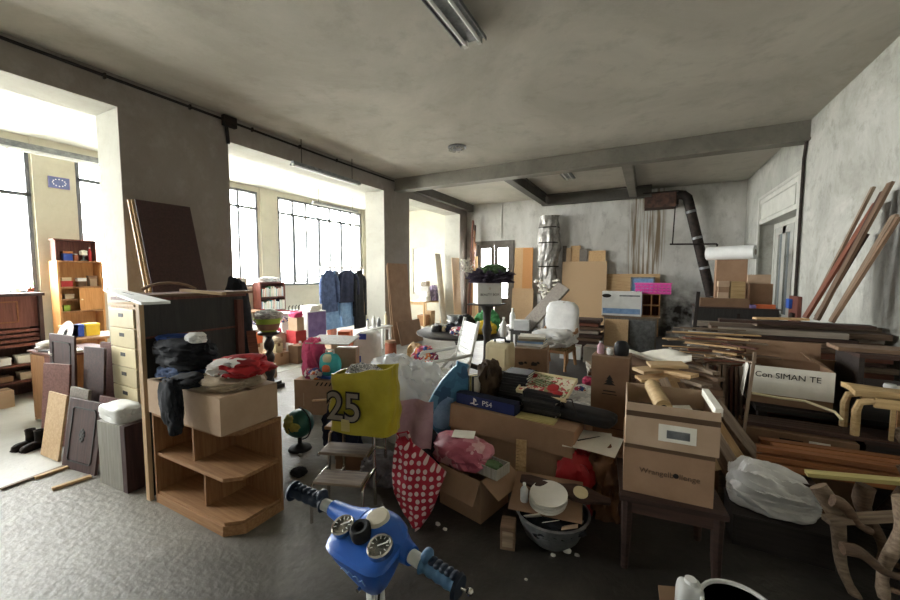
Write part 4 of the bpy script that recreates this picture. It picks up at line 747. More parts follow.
for s in(-1,1): MB().tube([(-.1,s*.1,.45),(-.09,s*.11,.50),(.09,s*.11,.51),(.1,s*.1,.45)],.008,8).build('handle','yellowbag',yb,smooth=True) if s<0 and 0 else None
soft('newspapers','crumpled newspapers stuffed in the top of the yellow shopping bag','newspapers',(-1.80,2.12,hs+.29),(.36,.14,.19),'news',26,amp=.15,crease=.3)
# pink cloth and polka dot bag, black bag
q=MB(); q.sheet(lambda u,v:V(((u-.5)*.30*(1-.15*v),-.03*math.sin(u*9+v*3)-.02*v,-.36*v)),12,12,.01)
solid('pink_cloth','dusky pink cloth hanging over the black bag right of the yellow shopper','cloth',q,'pinkcloth',(-1.52,2.32,.76),R(18),smooth=True)
soft('black_bag','black fabric bag between the pink cloth and the polka dot bag','bag',(-1.54,2.44,0),(.3,.24,.48),'blackcloth',27,amp=.15,crease=.25,p=3.2)
pb=T('polka_bag','crimson tote bag with white polka dots slumped on the floor','bag',(-1.34,2.08,0),R(20))
secs=[]
for i in range(17):
    u=i/16
    def ip(xs,ys,t):
        for a in range(len(xs)-1):
            if t<=xs[a+1]: return ys[a]+(ys[a+1]-ys[a])*(t-xs[a])/(xs[a+1]-xs[a])
        return ys[-1]
    w=ip([0,.1,.38,.62,.8,1],[.07,.15,.29,.36,.22,.06],u); off=ip([0,.38,.62,.8,1],[.0,-.01,.0,-.075,-.14],u); h=.53*u; sec=[]
    for k in range(36):
        a=2*PI*k/36; n=NZ.noise(V((math.cos(a)*2,math.sin(a)*2,u*3)))
        sec.append(V((w/2*1.05*math.cos(a)+off+.015*n,.09*(1-.5*abs(u-.45))*math.sin(a)+.03*n+.1*u,h)))
    secs.append(sec)
MB().loft(secs).build('body','polka',pb,smooth=True)
MB().tube([(-.14,.1,.5),(-.17,.12,.57),(-.1,.14,.58),(-.06,.12,.46)],.010,8).build('handle','polka',pb,smooth=True)
# flap box with pink parcels
fbx=carton('open carton with spread flaps holding a pink parcel, right of the polka dot bag',(-1.10,2.48,0),R(-14),.38,.34,.30,'card',flaps={'f':150,'r':120,'l':60},fl=.16)
soft('wrapped_parcel','pink wrapped parcel in a clear bag on the open carton','parcel',(-1.20,2.48,.303),(.48,.32,.18),'pinkwrap',28,amp=.12,crease=.2,rz=R(-14)); slab('paper_sheet','white sheet of paper lying on the pink wrapped parcel','paper',(-1.26,2.42,.488),(.16,.05,0),(-.04,.13,.0),.003,'paper')
bt=T('green_tray','pale green tray with dark pots on the right of the open carton','tray',(-.93,2.42,.303),R(-14)); MB().bb(-.09,.09,-.08,.08,0,.008).bb(-.09,-.08,-.08,.08,.008,.07).bb(.08,.09,-.08,.08,.008,.07).bb(-.08,.08,-.08,-.07,.008,.07).bb(-.08,.08,.07,.08,.008,.07).build('tray','sil',bt); MB().blob(.06,.05,.03,seed=4,amp=.3,o=(0,0,.03)).build('contents','leafgreen',bt,smooth=True)
# big carton with front flap
bc=carton('large long carton with its front flap folded down, carrying the dark blue console box',(-.93,3.06,0),R(-6),1.06,.55,.575,'card',flaps={'f':172},closed=True,fl=.19)
def onb(dx,dy,z=.578): a=R(-6); return V((-.93+dx*math.cos(a)-dy*math.sin(a),3.06+dx*math.sin(a)+dy*math.cos(a),z))
ps=T('console_box','dark blue console box printed PS4 on the front edge of the large carton','box',onb(-.22,-.19),R(-8)); MB().bb(-.28,.28,-.05,.05,0,.095).build('box','inkblue' if 0 else 'navy',ps,bevel=.003); MB().bb(-.276,.276,-.052,-.05,.004,.09).build('blue_face','navyface' if 0 else 'ps',ps) if 'ps' in M else None
text('PS4',.06,'inkwhite',ps,(.03,-.0525,.046),FRONT,name='printed_logo',sx=1.1); Tm=Matrix(((1,0,0,-.03),(0,0,-1,-.0525),(0,1,0,0),(0,0,0,1))); MB().prism([(-.072,.022),(-.06,.018),(-.06,.06),(-.052,.058),(-.05,.045),(-.042,.05),(-.044,.066),(-.06,.076),(-.072,.078)],0,.001,Tm).build('printed_emblem','inkwhite',ps); MB().prism([(-.058,.024),(-.03,.034),(-.022,.03),(-.045,.02),(-.058,.017)],0,.001,Tm).build('emblem_swoosh','inkwhite',ps); MB().prism([(-.074,.036),(-.1,.028),(-.104,.022),(-.074,.024)],0,.001,Tm).build('emblem_swoosh','inkwhite',ps)
# stacks of discs and books
for k in range(12): book('thin black case in the tall leaning pile behind the console box',onb(-.10+.006*k,.05,.578+.024*k),R(-6+2*((k*7)%5)),.22,.19,.022,'black',group='black cases on the large carton',name='disc_case',cat='disc case')
for k in range(7): book('black case in the low pile under the floral tray',onb(.2+.01*((k*3)%4),-.02,.578+.026*k),R(-10+3*((k*5)%4)),.3,.22,.024,['black','charz','black'][k%3],group='black cases under the floral tray',name='disc_case',cat='disc case')
book('yellow magazine sticking out under the black cases right of the console box',onb(.22,-.2,.578),R(-4),.3,.12,.012,'yel')
ft=T('floral_tray','cream tray with red and green flowers on the low pile of black cases','tray',onb(.22,.02,.775),R(-10),rot=(R(22),0,R(-10))); MB().bb(-.2,.2,-.13,.13,0,.012).build('panel','floral',ft); MB().bb(-.21,.21,-.14,-.13,0,.03).bb(-.21,.21,.13,.14,0,.03).bb(-.21,-.2,-.13,.13,0,.03).bb(.2,.21,-.13,.13,0,.03).build('rim','cream',ft)
q=MB(); 
for (x,y,s) in ((.06,-.01,.045),(.12,-.08,.04),(-.15,.1,.025)): MB().blob(s,s,.006,seed=int(x*100),amp=.25,sub=3,o=(x,y,.012),cut=.2).build('red_poppy','red',ft,smooth=True)
q=MB()
for i in range(5): q.tube([(-.15+.03*i,-.03,.014),(-.1+.03*i,.02,.016),(-.06+.03*i,.06,.014)],.004,5)
q.build('green_stalks','leafgreen',ft)
soft('dark_plush','dark brown furry bundle left of the black case pile on the large carton','bundle',onb(-.33,.06),(.22,.22,.34),'twig',29,amp=.2,crease=.35,fr=3)
for k in range(4): book('striped paperback leaning on the dark furry bundle',onb(-.46+.025*k,-.03,.58),R(-30),.022,.14,.21,['cream','charz','yel','black'][k],group='paperbacks by the furry bundle')
soft('red_flower','red cloth rose at the back of the floral tray','flower',onb(.12,.22,.80),(.1,.1,.09),'red',30) if 0 else None
kc=T('keyboard_case','long black plastic keyboard case lying right of the black cases','case',onb(.50,-.02,.58),R(-12)); MB().blob(.26,.1,.05,seed=2,amp=.05,p=5,cut=.9).build('shell','black',kc,smooth=True); MB().tube([(-.1,-.06,.09),(-.12,-.1,.16),(-.02,-.12,.18),(.02,-.12,.06)],.006,6).build('cord','cable',kc,smooth=True)
# surfboard
sb_=T('bodyboard','blue patterned bodyboard standing on end behind the console box','bodyboard',(-1.72,2.78,0.0))
za=V((.30,.19,.93)).normalized(); xa=V((.75,.55,0)); xa=(xa-za*xa.dot(za)).normalized(); sb_.rotation_euler=Matrix((xa,za.cross(xa),za)).transposed().to_euler()
poly=[]
for i in range(25):
    u=i/24; poly.append((.17*math.sin(PI*min(1,.08+u*.92))**.55 if 0<u<1 else .06,u*.98))
pp=[(x,z) for x,z in poly]+[(-x,z) for x,z in poly[::-1]]
MB().prism(pp,-.02,.02,Matrix(((1,0,0,0),(0,0,-1,0),(0,1,0,0),(0,0,0,1)))).build('deck','surf',sb_,bevel=.006); MB().prism([(x*.55,.36+z*.3) for x,z in pp],-.0235,-.021,Matrix(((1,0,0,0),(0,0,1,0),(0,1,0,0),(0,0,0,1)))).build('orange_panel','denimlight',sb_)
# maroon box in dark
carton('maroon carton on the floor below the white folding chair',(-1.74,3.40,0),R(15),.26,.26,.4,'red',closed=True,tape=False)
soft('plastic_bag','pale crumpled plastic sheet on the maroon carton','plastic bag',(-1.74,3.38,.402),(.28,.24,.16),'plaswhite',32,amp=.2,crease=.4)
tp_=PY(424,364,4.3)
soft('fruit_toys','heap of bright toy fruit beside the white folding chair','toys',(tp_.x,4.3,tp_.z),(.36,.3,.24),'gaudy',34,amp=.25,crease=.3); box('low crate under the bright toy fruit',(tp_.x-.06,4.3,0),R(10),.36,.3,tp_.z-.002,'card',name='crate',cat='crate')
# white folding chair
fc=T('folding_chair','white plastic folding chair with a slatted high back','chair',(-2.28,4.08,0),R(-44))
MB().tube([(-.24,.26,.45),(-.24,.42,1.12)],.022,8).tube([(.24,.26,.45),(.24,.42,1.12)],.022,8).build('back_frame','plaswhite',fc,smooth=True)
for i in range(9): z=.52+.066*i; MB().bb(-.23,.23,-.008,.008,-.0305,.0305).build('back_slat','plaswhite',fc,loc=(0,.26+.16*(z-.45)/.67,z),rot=(R(-14),0,0))
for i in range(6): MB().bb(-.23,.23,-.03,.03,-.008,.008).build('seat_slat','plaswhite',fc,loc=(0,-.2+.078*i,.44))
for s in(-1,1):
    MB().tube([(s*.25,-.26,.0),(s*.25,.05,.42),(s*.25,.3,.64)],.018,8).build('leg','plaswhite',fc,smooth=True); MB().tube([(s*.22,.34,.0),(s*.22,-.2,.43)],.018,8).build('leg','plaswhite',fc,smooth=True)
    MB().tube([(s*.27,.33,.72),(s*.28,.1,.69),(s*.28,-.16,.67),(s*.27,-.2,.62)],.022,8).build('armrest','plaswhite',fc,smooth=True)
# dark round table with clutter
rt=T('round_table','dark round pedestal table crowded with fabrics behind the white chair','table',(-2.72,5.62,0)); MB().lathe([(.72,.70),(.76,.715),(.76,.74),(.74,.75)],36).build('top','charz',rt,smooth=True); MB().lathe([(.1,.1),(.14,.2),(.08,.35),(.12,.55),(.2,.7)],20).build('pedestal','charz',rt,smooth=True)
for i in range(3): a=i*2.09+.4; MB().tube([(.05*math.cos(a),.05*math.sin(a),.2),(.3*math.cos(a),.3*math.sin(a),.12),(.45*math.cos(a),.45*math.sin(a),.03)],[.05,.04,.03],8).build('foot','charz',rt,smooth=True)
for k,(dx,dy,w,h,m,t) in enumerate([(.1,-.28,.5,.12,'gaudy','bright patterned fabric bundle'),(.35,.0,.4,.2,'yellowp','yellow cloth bundle'),(-.05,.1,.4,.26,'black','black plastic bundle'),(.25,.35,.5,.34,'greenp','green plastic bundle'),(-.28,-.05,.3,.1,'navy','dark blue cloth')]):
    soft('cloth_bundle','%s on the dark round table'%t,'bundle',(-2.62+dx,5.55+dy,.752),(w*.8,w*.7,h),m,40+k,amp=.2,crease=.3)
for k in range(6): jar('little pot among the grey pots on the left of the dark round table',(-3.12+.085*(k%3),5.35+.14*(k//3)+.03*(k%3),.752),.038,.1+.02*(k%2),['galv','charz','cream'][k%3],group='grey pots on the round table',name='pot')
tub=T('plastic_tub','grey white plastic tub at the back left of the dark round table','tub',(-2.98,5.88,.752)); MB().lathe([(.1,0),(.14,.2),(.15,.2),(.15,.22),(.13,.22),(.09,.02)],22).build('body','enamel',tub,smooth=True); MB().tube([(-.14,0,.2),(-.1,-.12,.14),(0,-.17,.12),(.1,-.12,.14),(.14,0,.2)],.005,6).build('handle','chrome',tub)
bottle('white bottle at the right of the dark round table',(-1.90,5.35,.752),.045,.3,'plaswhite','white'); 
# pedestal with box and flowers
pd=T('candle_pedestal','tall dark turned pedestal carrying the white printed carton','pedestal',(-2.02,4.98,0)); MB().lathe([(.2,0),(.18,.04),(.08,.1),(.05,.25),(.08,.35),(.05,.5),(.045,.8),(.075,.9),(.05,1.0),(.055,1.15),(.09,1.24),(.1,1.26)],20).build('shaft','charz',pd,smooth=True); MB().bb(-.22,.22,-.2,.2,1.26,1.28).build('top','charz',pd)
wb=carton('white printed carton on the tall dark pedestal',(-2.02,4.98,1.281),R(38),.34,.28,.29,'white',closed=True,tape=False,txt=[('BEAUTY BOX',.045,'f',0,.13,'ink'),('o',.06,'f',.0,.22,'cardlight')])
soft('dark_foliage','dark purple and green artificial foliage on the white printed carton','foliage',(-1.98,5.0,1.573),(.56,.42,.17),'leafpurple',44,amp=.5,crease=.5,fr=6,sub=5)
soft('dark_foliage','mossy green cushion on the dark foliage over the white carton','foliage',(-1.93,5.0,1.70),(.34,.28,.13),'leafgreen',45,amp=.35,crease=.3,fr=5)
q=MB()
for i in range(40): a=i*2.4; q.blob(.016,.016,.016,seed=i,sub=1,o=(.1*math.cos(a)*rnd.random(),.1*math.sin(a)*rnd.random(),.05+.2*rnd.random()))
for i in range(7): a=i*.9; q.tube([(0,0,0),(.06*math.cos(a),.06*math.sin(a),.12),(.1*math.cos(a),.1*math.sin(a),.22)],.004,5)
solid('white_blossoms','spray of small white blossoms at the left of the dark foliage','flowers',q,'blossom',(-2.27,4.85,1.66),smooth=True)
# cream jerry can
jc=T('jerry_can','cream plastic canister with a dark handle in front of the tall pedestal','canister',(-1.55,4.25,0)); 
table('low dark stool under the cream canister',(-1.55,4.25,0),.4,.34,.555,'charz',name='stool')
jc.location.z=.556; MB().blob(.16,.1,.165,seed=1,amp=.0,p=9,cut=1.0).build('body','cream',jc,smooth=True); MB().tube([(-.07,0,.33),(-.06,0,.38),(.06,0,.38),(.07,0,.33)],.014,8).build('handle','black',jc,smooth=True); MB().cyl((.1,0,.32),(.1,0,.36),.025,n=12).build('cap','black',jc); MB().bb(-.1,.1,-.112,-.1,.05,.27).build('moulded_panel','cream',jc,bevel=.004)
sx_=carton('brown carton with dark stains right of the cream canister',(-1.36,4.98,0),R(8),.42,.36,.72,'card',closed=True)
q=MB()
for (x,z,s) in ((-.12,.5,.03),(-.06,.52,.02),(.05,.5,.035),(.1,.53,.02),(0,.42,.03),(.08,.4,.03),(-.1,.38,.02)): q.blob(s,.003,s*.7,seed=int(s*900+z*50),amp=.5,sub=3,o=(x,-.181,z),cut=1)
q.build('dark_stain','ink',sx_)
for k in range(5): book('pale grey magazine in the stack on the stained carton',(-1.36,4.98,.722+.03*k),R(5*k-8),.34,.27,.03,['cardgrey','white','denimlight','cardgrey','paper'][k],group='magazines on the stained carton')
bottle('blue and white spray bottle beside the magazines on the stained carton',(-1.62,5.15,0),.04,1.05,'bluelabel','white') if 0 else bottle('blue and white spray bottle in front of the dark round table',(-1.72,4.95,.0),.05,.9,'bluelabel','white') if 0 else None
# armchair under a white sheet
ac=T('armchair','upholstered wooden armchair draped with a white sheet in the middle of the room','armchair',(-1.46,6.95,0),R(-8))
MB().blob(.3,.29,.09,seed=3,amp=.04,p=5,cut=1,o=(0,0,.33)).build('seat','camo',ac,smooth=True); MB().bb(-.29,.29,-.27,.25,.3,.36).build('seat_rail','oak',ac,bevel=.01)
for s in(-1,1):
    MB().tube([(s*.27,-.25,.33),(s*.29,-.29,.2),(s*.26,-.26,.08),(s*.27,-.29,0)],[.045,.04,.022,.03],10).build('leg','oak',ac,smooth=True); MB().tube([(s*.25,.24,.33),(s*.25,.3,.15),(s*.25,.36,0)],[.035,.03,.025],10).build('leg','oak',ac,smooth=True)
    MB().tube([(s*.28,-.18,.4),(s*.31,-.2,.56),(s*.33,-.08,.64),(s*.31,.2,.64),(s*.28,.28,.7)],.028,10).build('arm','oak',ac,smooth=True)
MB().blob(.3,.07,.36,seed=5,amp=.03,p=4,cut=1,o=(0,.3,.45)).build('backrest','camo',ac,smooth=True)
sh=MB().blob(.31,.085,.36,seed=6,amp=.06,crease=.10,p=4.5,cut=1,o=(0,.30,.46)).blob(.37,.35,.15,seed=7,amp=.16,crease=.22,p=3,cut=.95,o=(0,-.09,.40))
sh=solid('dust_sheet','white sheet thrown over the seat and back of the armchair','sheet',sh,'whitecloth',(-1.46,6.95,0),R(-8),smooth=True)
soft('magazine_heap','pale papers strewn on the floor in front of the armchair','papers',(-.95,5.2,0),(1.2,1.1,.1),'marble',46,amp=.3,crease=.4,fr=3,sub=5)
for k,(px,py,m) in enumerate([(580,388,'gaudy'),(588,378,'pink'),(607,382,'gaudy'),(541,375,'red')]):
    p=PZ(px,py,.12); soft('small_toy',['patterned','pink','colourful','red'][k]+' cloth toy on the papers '+['before the tree carton','behind the patterned toy','right at the tree carton','below the armchair leg'][k],'toy',(p.x,p.y,.02),(.16,.14,.12),m,50+k)

# ---- clutter in the annex
r4=random.Random(21)
mats=['card','cardlight','beige','white','cream','cardgrey','orangep','red','denimlight','carddark']; nm={'card':'brown','cardlight':'tan','beige':'beige','white':'white','cream':'cream','cardgrey':'grey','orangep':'orange','red':'red','denimlight':'pale blue','carddark':'dark brown'}
spots=[(-7.9,4.1),(-7.6,4.7),(-7.3,4.2),(-7.75,5.25),(-7.2,5.0),(-6.9,4.5),(-6.6,5.0),(-6.5,4.2),(-6.2,4.7),(-7.0,5.5),(-6.4,5.6),(-6.2,5.2)]
OR='first second third fourth fifth sixth seventh eighth ninth tenth eleventh twelfth'.split()
for k,(x,y) in enumerate(sorted(spots)):
    z=.006; names=[]
    for j in range(1+k%3):
        m=mats[(k*3+j*4)%10]; h=.16+.16*r4.random(); w=.26+.14*r4.random()-.05*j
        carton('%s carton %s the %s annex pile from the windows'%(nm[m],['standing lowest in','second from the floor in','topmost in'][j],OR[k]),(x,y,z),R(-12+24*r4.random()),w,w*.75,h,m,closed=True,tape=(k%2==0),name='storage_box',cat='box'); z+=h+.002
    soft('cloth_heap','crumpled %s bundle topping the %s annex box pile from the windows'%(['white','patterned','beige','pink'][k%4],OR[k]),'bundle',(x,y,z),(.26,.22,.12),['whitecloth','gaudy','beige','pink'][k%4],90+k,amp=.25,crease=.3,sub=3)
for k,(px,py,X,m,h) in enumerate([(300,338,-5.9,'red',.3),(306,340,-5.9,'navy',.26),(312,339,-5.9,'white',.22),(327,338,-5.6,'greenp',.28),(336,336,-5.6,'cream',.2),(345,336,-5.5,'bluelabel',.22)]):
    p=PX(px,py,X); bottle('%s bottle standing on the floor among the annex clutter, %s'%({'red':'red','navy':'dark blue','white':'white','greenp':'green','cream':'cream','bluelabel':'bright blue'}[m],['leftmost','second from left','third from left','left of the cream one','beside the green one','rightmost'][k]),(p.x,p.y,.006),.06,h+.1,m,'white')

# ---- more small things in the middle heap
def on(px,py,Y): return PY(px,py,Y)
p=on(418,350,4.75); soft('paper_bag','tan paper bag bulging behind the bright toy fruit','bag',(p.x,4.75,0),(.4,.3,p.z+.08),'lath',110,amp=.2,crease=.3)
p=on(432,392,3.5); slab('wood_board','white painted board lying in front of the folding chair','board',(p.x-.15,3.4,p.z),(.3,.08,0),(-.04,.22,.05),.02,'plaswhite'); box('dark red box under the white painted board by the folding chair',(p.x,3.52,0),R(8),.36,.28,p.z-.03,'red')
for k,(px,py,w,h,m,t) in enumerate([(436,329,.2,.1,'steel','small steel pan'),(446,326,.16,.12,'charz','dark kettle'),(459,322,.2,.16,'white','white enamel pot')]):
    p=on(px,py,5.45); j=T('cooking_pot','%s among the pots at the left of the dark round table'%t,'pot',(p.x+.02*k,5.5+.09*k,.752)); MB().lathe([(w*.4,0),(w*.5,.02),(w*.5,h),(w*.47,h),(w*.46,.03)],20).build('body',m,j,smooth=True); MB().cyl((w*.5,0,h*.7),(w*.5+.12,-.03,h*.8),.01,n=8).build('handle','black',j)
for k,(dx,dy,m,t) in enumerate([(-.42,.16,'teal','turquoise notebook'),(-.30,.2,'red','red notebook'),(-.2,.21,'white','white booklet')]): book('%s lying at the back of the large carton lid'%t,onb(dx,dy,.579),R(20*k),.15,.1,.03,m)
soft('knit_hat','small pink knitted hat at the back of the large carton lid','hat',onb(-.08,.2,.579),(.16,.14,.12),'pink',112)
soft('dark_jumper','dark jumper slumped on the floor under the step stool','jumper',(-1.88,2.42,0),(.4,.3,.22),'greycloth',113,crease=.35)
box('small brown shoe box on the floor behind the step stool',(-2.25,2.50,0),R(25),.32,.2,.13,'carddark')
slab('paper_sheet','grey tile scrap on the floor between the globe and the step stool','tile',(-2.42,2.30,0),(.14,.03,0),(-.02,.1,0),.012,'cardgrey')
soft('white_cushion','white cushion at the foot of the translucent sack','cushion',(-1.72,2.72,0),(.34,.26,.36),'whitecloth',114,p=3.5,amp=.06,crease=.15)
for k in range(5): book('thick grey book in the pile under the dark shelf behind the tall brown carton',(-.62,6.3,.0+.06*k),R(6*k),.4,.3,.058,['cardgrey','white','carddark','cardgrey','beige'][k],group='book pile behind the tall brown carton')
# ================================================================ ALONG THE BACK WALL
def bslab(label,pl,pr_,ptop,y,mat,t=.025,lean=.12,name='wood_board',cat='board'):
    """board leaning on the back wall; pixel columns pl..pr_, pixel top"""
    a=PY(pl,ptop,YB-.06); b=PY(pr_,ptop,YB-.06); return slab(name,label,cat,(a.x,YB-.06-y-lean,0),(b.x-a.x,0,0),(0,lean,a.z),t,mat)
bslab('tall pine board standing right of the glazed door',515,524,248,.0,'pinez'); bslab('tall reddish board leaning between the glazed door and the foil column',524,534,248,.06,'orange',lean=.14)
bslab('pale lower board in front of the tall boards by the glazed door',515,536,288,.25,'plyz')
for k,(a,b,t,y,m) in enumerate([(563,567,246,.02,'greyz'),(567,572,248,.05,'plyz'),(571,581,246,.02,'pinez'),(580,588,249,.04,'greyz'),(589,606,251,.05,'pinez')]):
    bslab('%s narrow board behind the wide plywood sheet, %s'%(['grey','tan','pine','dark grey','wide pine'][k],['next to the foil column','second from the foil column','in the middle','left of the wide pine board','at the right end'][k]),a,b,t,y,m)
bslab('wide plywood sheet leaning on the back wall right of the foil column',564,608,262,.2,'plyz'); bslab('long low pine board along the back wall behind the white printed carton',600,660,274,.05,'pine')
pf=bslab('grey framed picture leaning on the back wall behind the pink crate',631,655,277,.16,'denimlight',name='framed_picture',cat='picture')
q=MB(); a=pf.dimensions; w_,h_=a.x/2,a.y/2
q.bb(-w_,w_,-h_,-h_+.04,-.02,.03).bb(-w_,w_,h_-.04,h_,-.02,.03).bb(-w_,-w_+.04,-h_,h_,-.02,.03).bb(w_-.04,w_,-h_,h_,-.02,.03); q.build('frame','galv',pf)
# branch vase and tilted grey board by the armchair
vp=PY(548,310,8.6); vz=T('branch_vase','white blossom branches in a dark vase behind the armchair','vase',(vp.x,8.6,.0)); MB().lathe([(.1,0),(.14,.3),(.1,.7),(.08,.9),(.1,.95),(.08,.95),(.06,.6)],18).build('vase','charz',vz,smooth=True)
q=MB(); q2=MB()
for i in range(16):
    a=i*2.4; r_=.15+.25*rnd.random(); h=1.15+.4*rnd.random(); q.tube([(0,0,.9),(r_*.4*math.cos(a),r_*.4*math.sin(a),1.0),(r_*math.cos(a),r_*math.sin(a),h)],.007,5)
    for j in range(5): u=.3+.7*j/4; q2.blob(.045,.045,.035,seed=i*5+j,sub=2,amp=.3,o=(r_*u*math.cos(a)+.03*math.sin(j*3),r_*u*math.sin(a),.95+(h-.95)*u))
q.build('twigs','twig',vz); q2.build('blossoms','blossom',vz,smooth=True)
A=PY(527,326,7.6); B=PY(564,286,7.9); plank('grey ironing board tilted across the back left of the armchair',A,B,.34,.05,'greyz',name='ironing_board',cat='ironing board',roll=R(35))
table('dark low chest under the tilted ironing board',(A.x+.05,7.55,0),.7,.4,A.z-.06,'charz',name='low_table')
box('small grey glass box in front of the ironing board',(A.x-.05,7.4,A.z-.055),R(10),.3,.2,.2,'enamel')
bottle('pale tall bottle standing left of the ironing board',(A.x-.28,7.5,A.z-.055),.06,.42,'plaswhite','white')
# dark stacks behind the armchair
for k in range(6):
    slab('wood_board','dark board lying in the low stack behind the armchair','board',(-1.58+.03*((k*3)%4),8.2+.02*k,.30+.075*k),(.74-.05*(k%3),0,0),(0,.5,0),.06,['old','dark','grey','old','rwood','dark'][k],group='boards stacked behind the armchair')
box('old trunk under the boards behind the armchair',(-1.2,8.45,0),0,.72,.45,.30,'dark',name='trunk',cat='trunk')
carton('pale printed carton on the floor behind the right armchair leg',(-.76,7.7,0),R(-3),.6,.35,.3,'cardgrey',closed=True,)
carton('white printed carton left of the pale printed carton behind the armchair',(-1.35,7.85,0),R(4),.4,.3,.25,'white',closed=True)
# grey cabinet with white box, cubby, pink crate
gx0=PY(604,320,8.6); gx1=PY(657,320,8.6); gc=(gx0.x+gx1.x)/2; gw=gx1.x-gx0.x; gz=PY(630,316,8.6).z
gt=T('grey_cabinet','old grey cabinet with a tan panel leaning on its left front','cabinet',(gc,8.75,0)); MB().bb(-gw/2,gw/2,-.13,.25,0,gz-.04).build('body','greyz',gt); MB().bb(-gw/2-.05,gw/2+.06,-.17,.28,gz-.04,gz).build('top','weath',gt,bevel=.004); MB().bb(.0,gw/2-.03,-.14,-.13,.1,gz-.08).build('door','galv',gt,bevel=.006)
slab('wood_board','tan plywood panel leaning on the left front of the grey cabinet','board',(gc-gw/2+.02,8.45,0),(gw*.46,0,0),(0,.14,gz-.08),.02,'plyz')
wl=PY(603,291,8.7); wr=PY(642,291,8.7)
hb_=carton('white carton with a dark oval emblem on the grey cabinet',((wl.x+wr.x)/2,8.7,gz+.001),0,wr.x-wl.x,.3,wl.z-gz,'white',closed=True,tape=False)
ww=wr.x-wl.x; MB().lathe([(.09,0),(.09,.002)],24,o=(0,0,0)).build('oval_emblem','ink',hb_,loc=(-ww*.38,-.151,(wl.z-gz)*.82),rot=FRONT).scale=(1,.45,1)
MB().bb(-ww*.05,ww*.46,-.1515,-.15,(wl.z-gz)*.8,(wl.z-gz)*.86).build('printed_line','galv',hb_); MB().bb(-ww/2+.02,ww/2-.02,-.1515,-.15,.04,(wl.z-gz)*.3).build('printed_band','denimlight',hb_)
cb_=T('wooden_cubby','small wooden cubby box with compartments beside the white carton on the grey cabinet','cubby',(wr.x+.17,8.72,gz+.001)); 
q=MB()
for x in (-.16,.0,.145): q.bb(x,x+.015,-.12,.12,0,.46)
for z in (0,.22,.445): q.bb(-.145,.145,-.12,.12,z,z+.015)
q.build('frame','oakz',cb_); MB().bb(-.145,.145,.105,.12,.015,.445).build('back','redz',cb_)
pk=PY(650,297,8.75); cr_=T('plastic_crate','bright pink plastic basket on top of the wooden cubby','basket',(wr.x+.20,8.78,gz+.463),R(-4)); q=MB()
for z in (0,.06,.12,.175): q.bb(-.32,.32,-.17,-.155,z,z+.035).bb(-.32,.32,.155,.17,z,z+.035).bb(-.32,-.305,-.155,.155,z,z+.035).bb(.305,.32,-.155,.155,z,z+.035)
q.bb(-.32,.32,-.17,.17,0,.012)
for i in range(9): x=-.3+.075*i; q.bb(x,x+.02,-.168,-.157,.03,.2).bb(x,x+.02,.157,.168,.03,.2)
q.build('basket','hot',cr_); MB().bb(-.335,.335,-.185,.185,.205,.22).build('rim','hot',cr_)
# small things on the tree carton
tb_=carton('tall brown carton printed with a small tree sign standing in the middle aisle',(-.265,3.62,0),R(-2),.30,.28,.985,'carddark',closed=True,tape=False)
q=MB(); 
for z,w in ((.74,.05),(.765,.038),(.79,.026)): q.add([(-w,-.1412,z),(w,-.1412,z),(0,-.1412,z+.04)],[(0,1,2)])
q.build('printed_tree','ink',tb_); MB().bb(-.05,.05,-.1415,-.14,.68,.69).build('print_line','ink',tb_); MB().bb(-.06,.06,-.1415,-.14,.655,.662).build('print_line','ink',tb_); MB().bb(-.15,.15,-.1415,-.14,.36,.364).build('print_line','ink',tb_)
bottle('tiny pink bottle on the tall brown carton',(-.36,3.60,.986),.03,.11,'pinkcloth','white'); jar('tiny white cup on the tall brown carton',(-.28,3.58,.986),.028,.06,'white',lid='white',name='cup',cat='cup'); soft('dark_vase','small dark round flask on the tall brown carton','flask',(-.19,3.60,.986),(.12,.1,.13),'black',61,amp=.05,crease=0)
# ================================================================ RIGHT SIDE
# double carton on small table
sm=T('small_dark_table','small dark wooden table under the two stacked cartons','table',(.13,2.55,0),R(6)); MB().bb(-.26,.26,-.24,.24,.41,.44).build('top','dark',sm)
for sx in(-1,1):
    for sy in(-1,1): MB().tube([(sx*.22,sy*.2,.41),(sx*.22,sy*.2,.2),(sx*.225,sy*.21,0)],[.032,.028,.02],8).build('leg','dark',sm,smooth=True)
MB().bb(-.24,.24,-.22,-.2,.34,.41).bb(-.24,.24,.2,.22,.34,.41).bb(-.24,-.22,-.2,.2,.34,.41).bb(.22,.24,-.2,.2,.34,.41).build('apron','dark',sm)
for i in range(0): pass
lower=carton('brown carton with dark script print, lower one on the small dark table',(.115,2.57,.442),R(3),.44,.42,.285,'card',closed=True,tape=False)
MB().bb(-.22,.22,-.2115,-.21,.262,.285).build('dark_tape','tapedark',lower); MB().lathe([(.014,0),(.014,.001)],16).build('printed_dot','ink',lower,loc=(.043,-.2105,.142),rot=FRONT); text('Wrangelb  llenge',.043,'tapedark',lower,(.01,-.2105,.14),FRONT,name='printed_lettering')
upper=carton('open brown carton with a paper roll in it, above the carton with script print',(.125,2.57,.729),R(3),.45,.43,.24,'cardlight',tape=False,flaps=None)
MB().bb(-.225,.225,-.2165,-.215,.165,.195).build('dark_tape','tapedark',upper); MB().bb(-.06,.12,-.217,-.2155,.045,.14).build('white_label','paper',upper); MB().bb(-.02,.09,-.218,-.217,.065,.11).build('printed_code','galv',upper)
MB().bb(.2,.235,-.2,.18,.22,.262).build('white_edge','paper',upper) 
MB().bb(-.215,.215,-.205,.205,.007,.12).build('inner_flaps','carddark',upper)
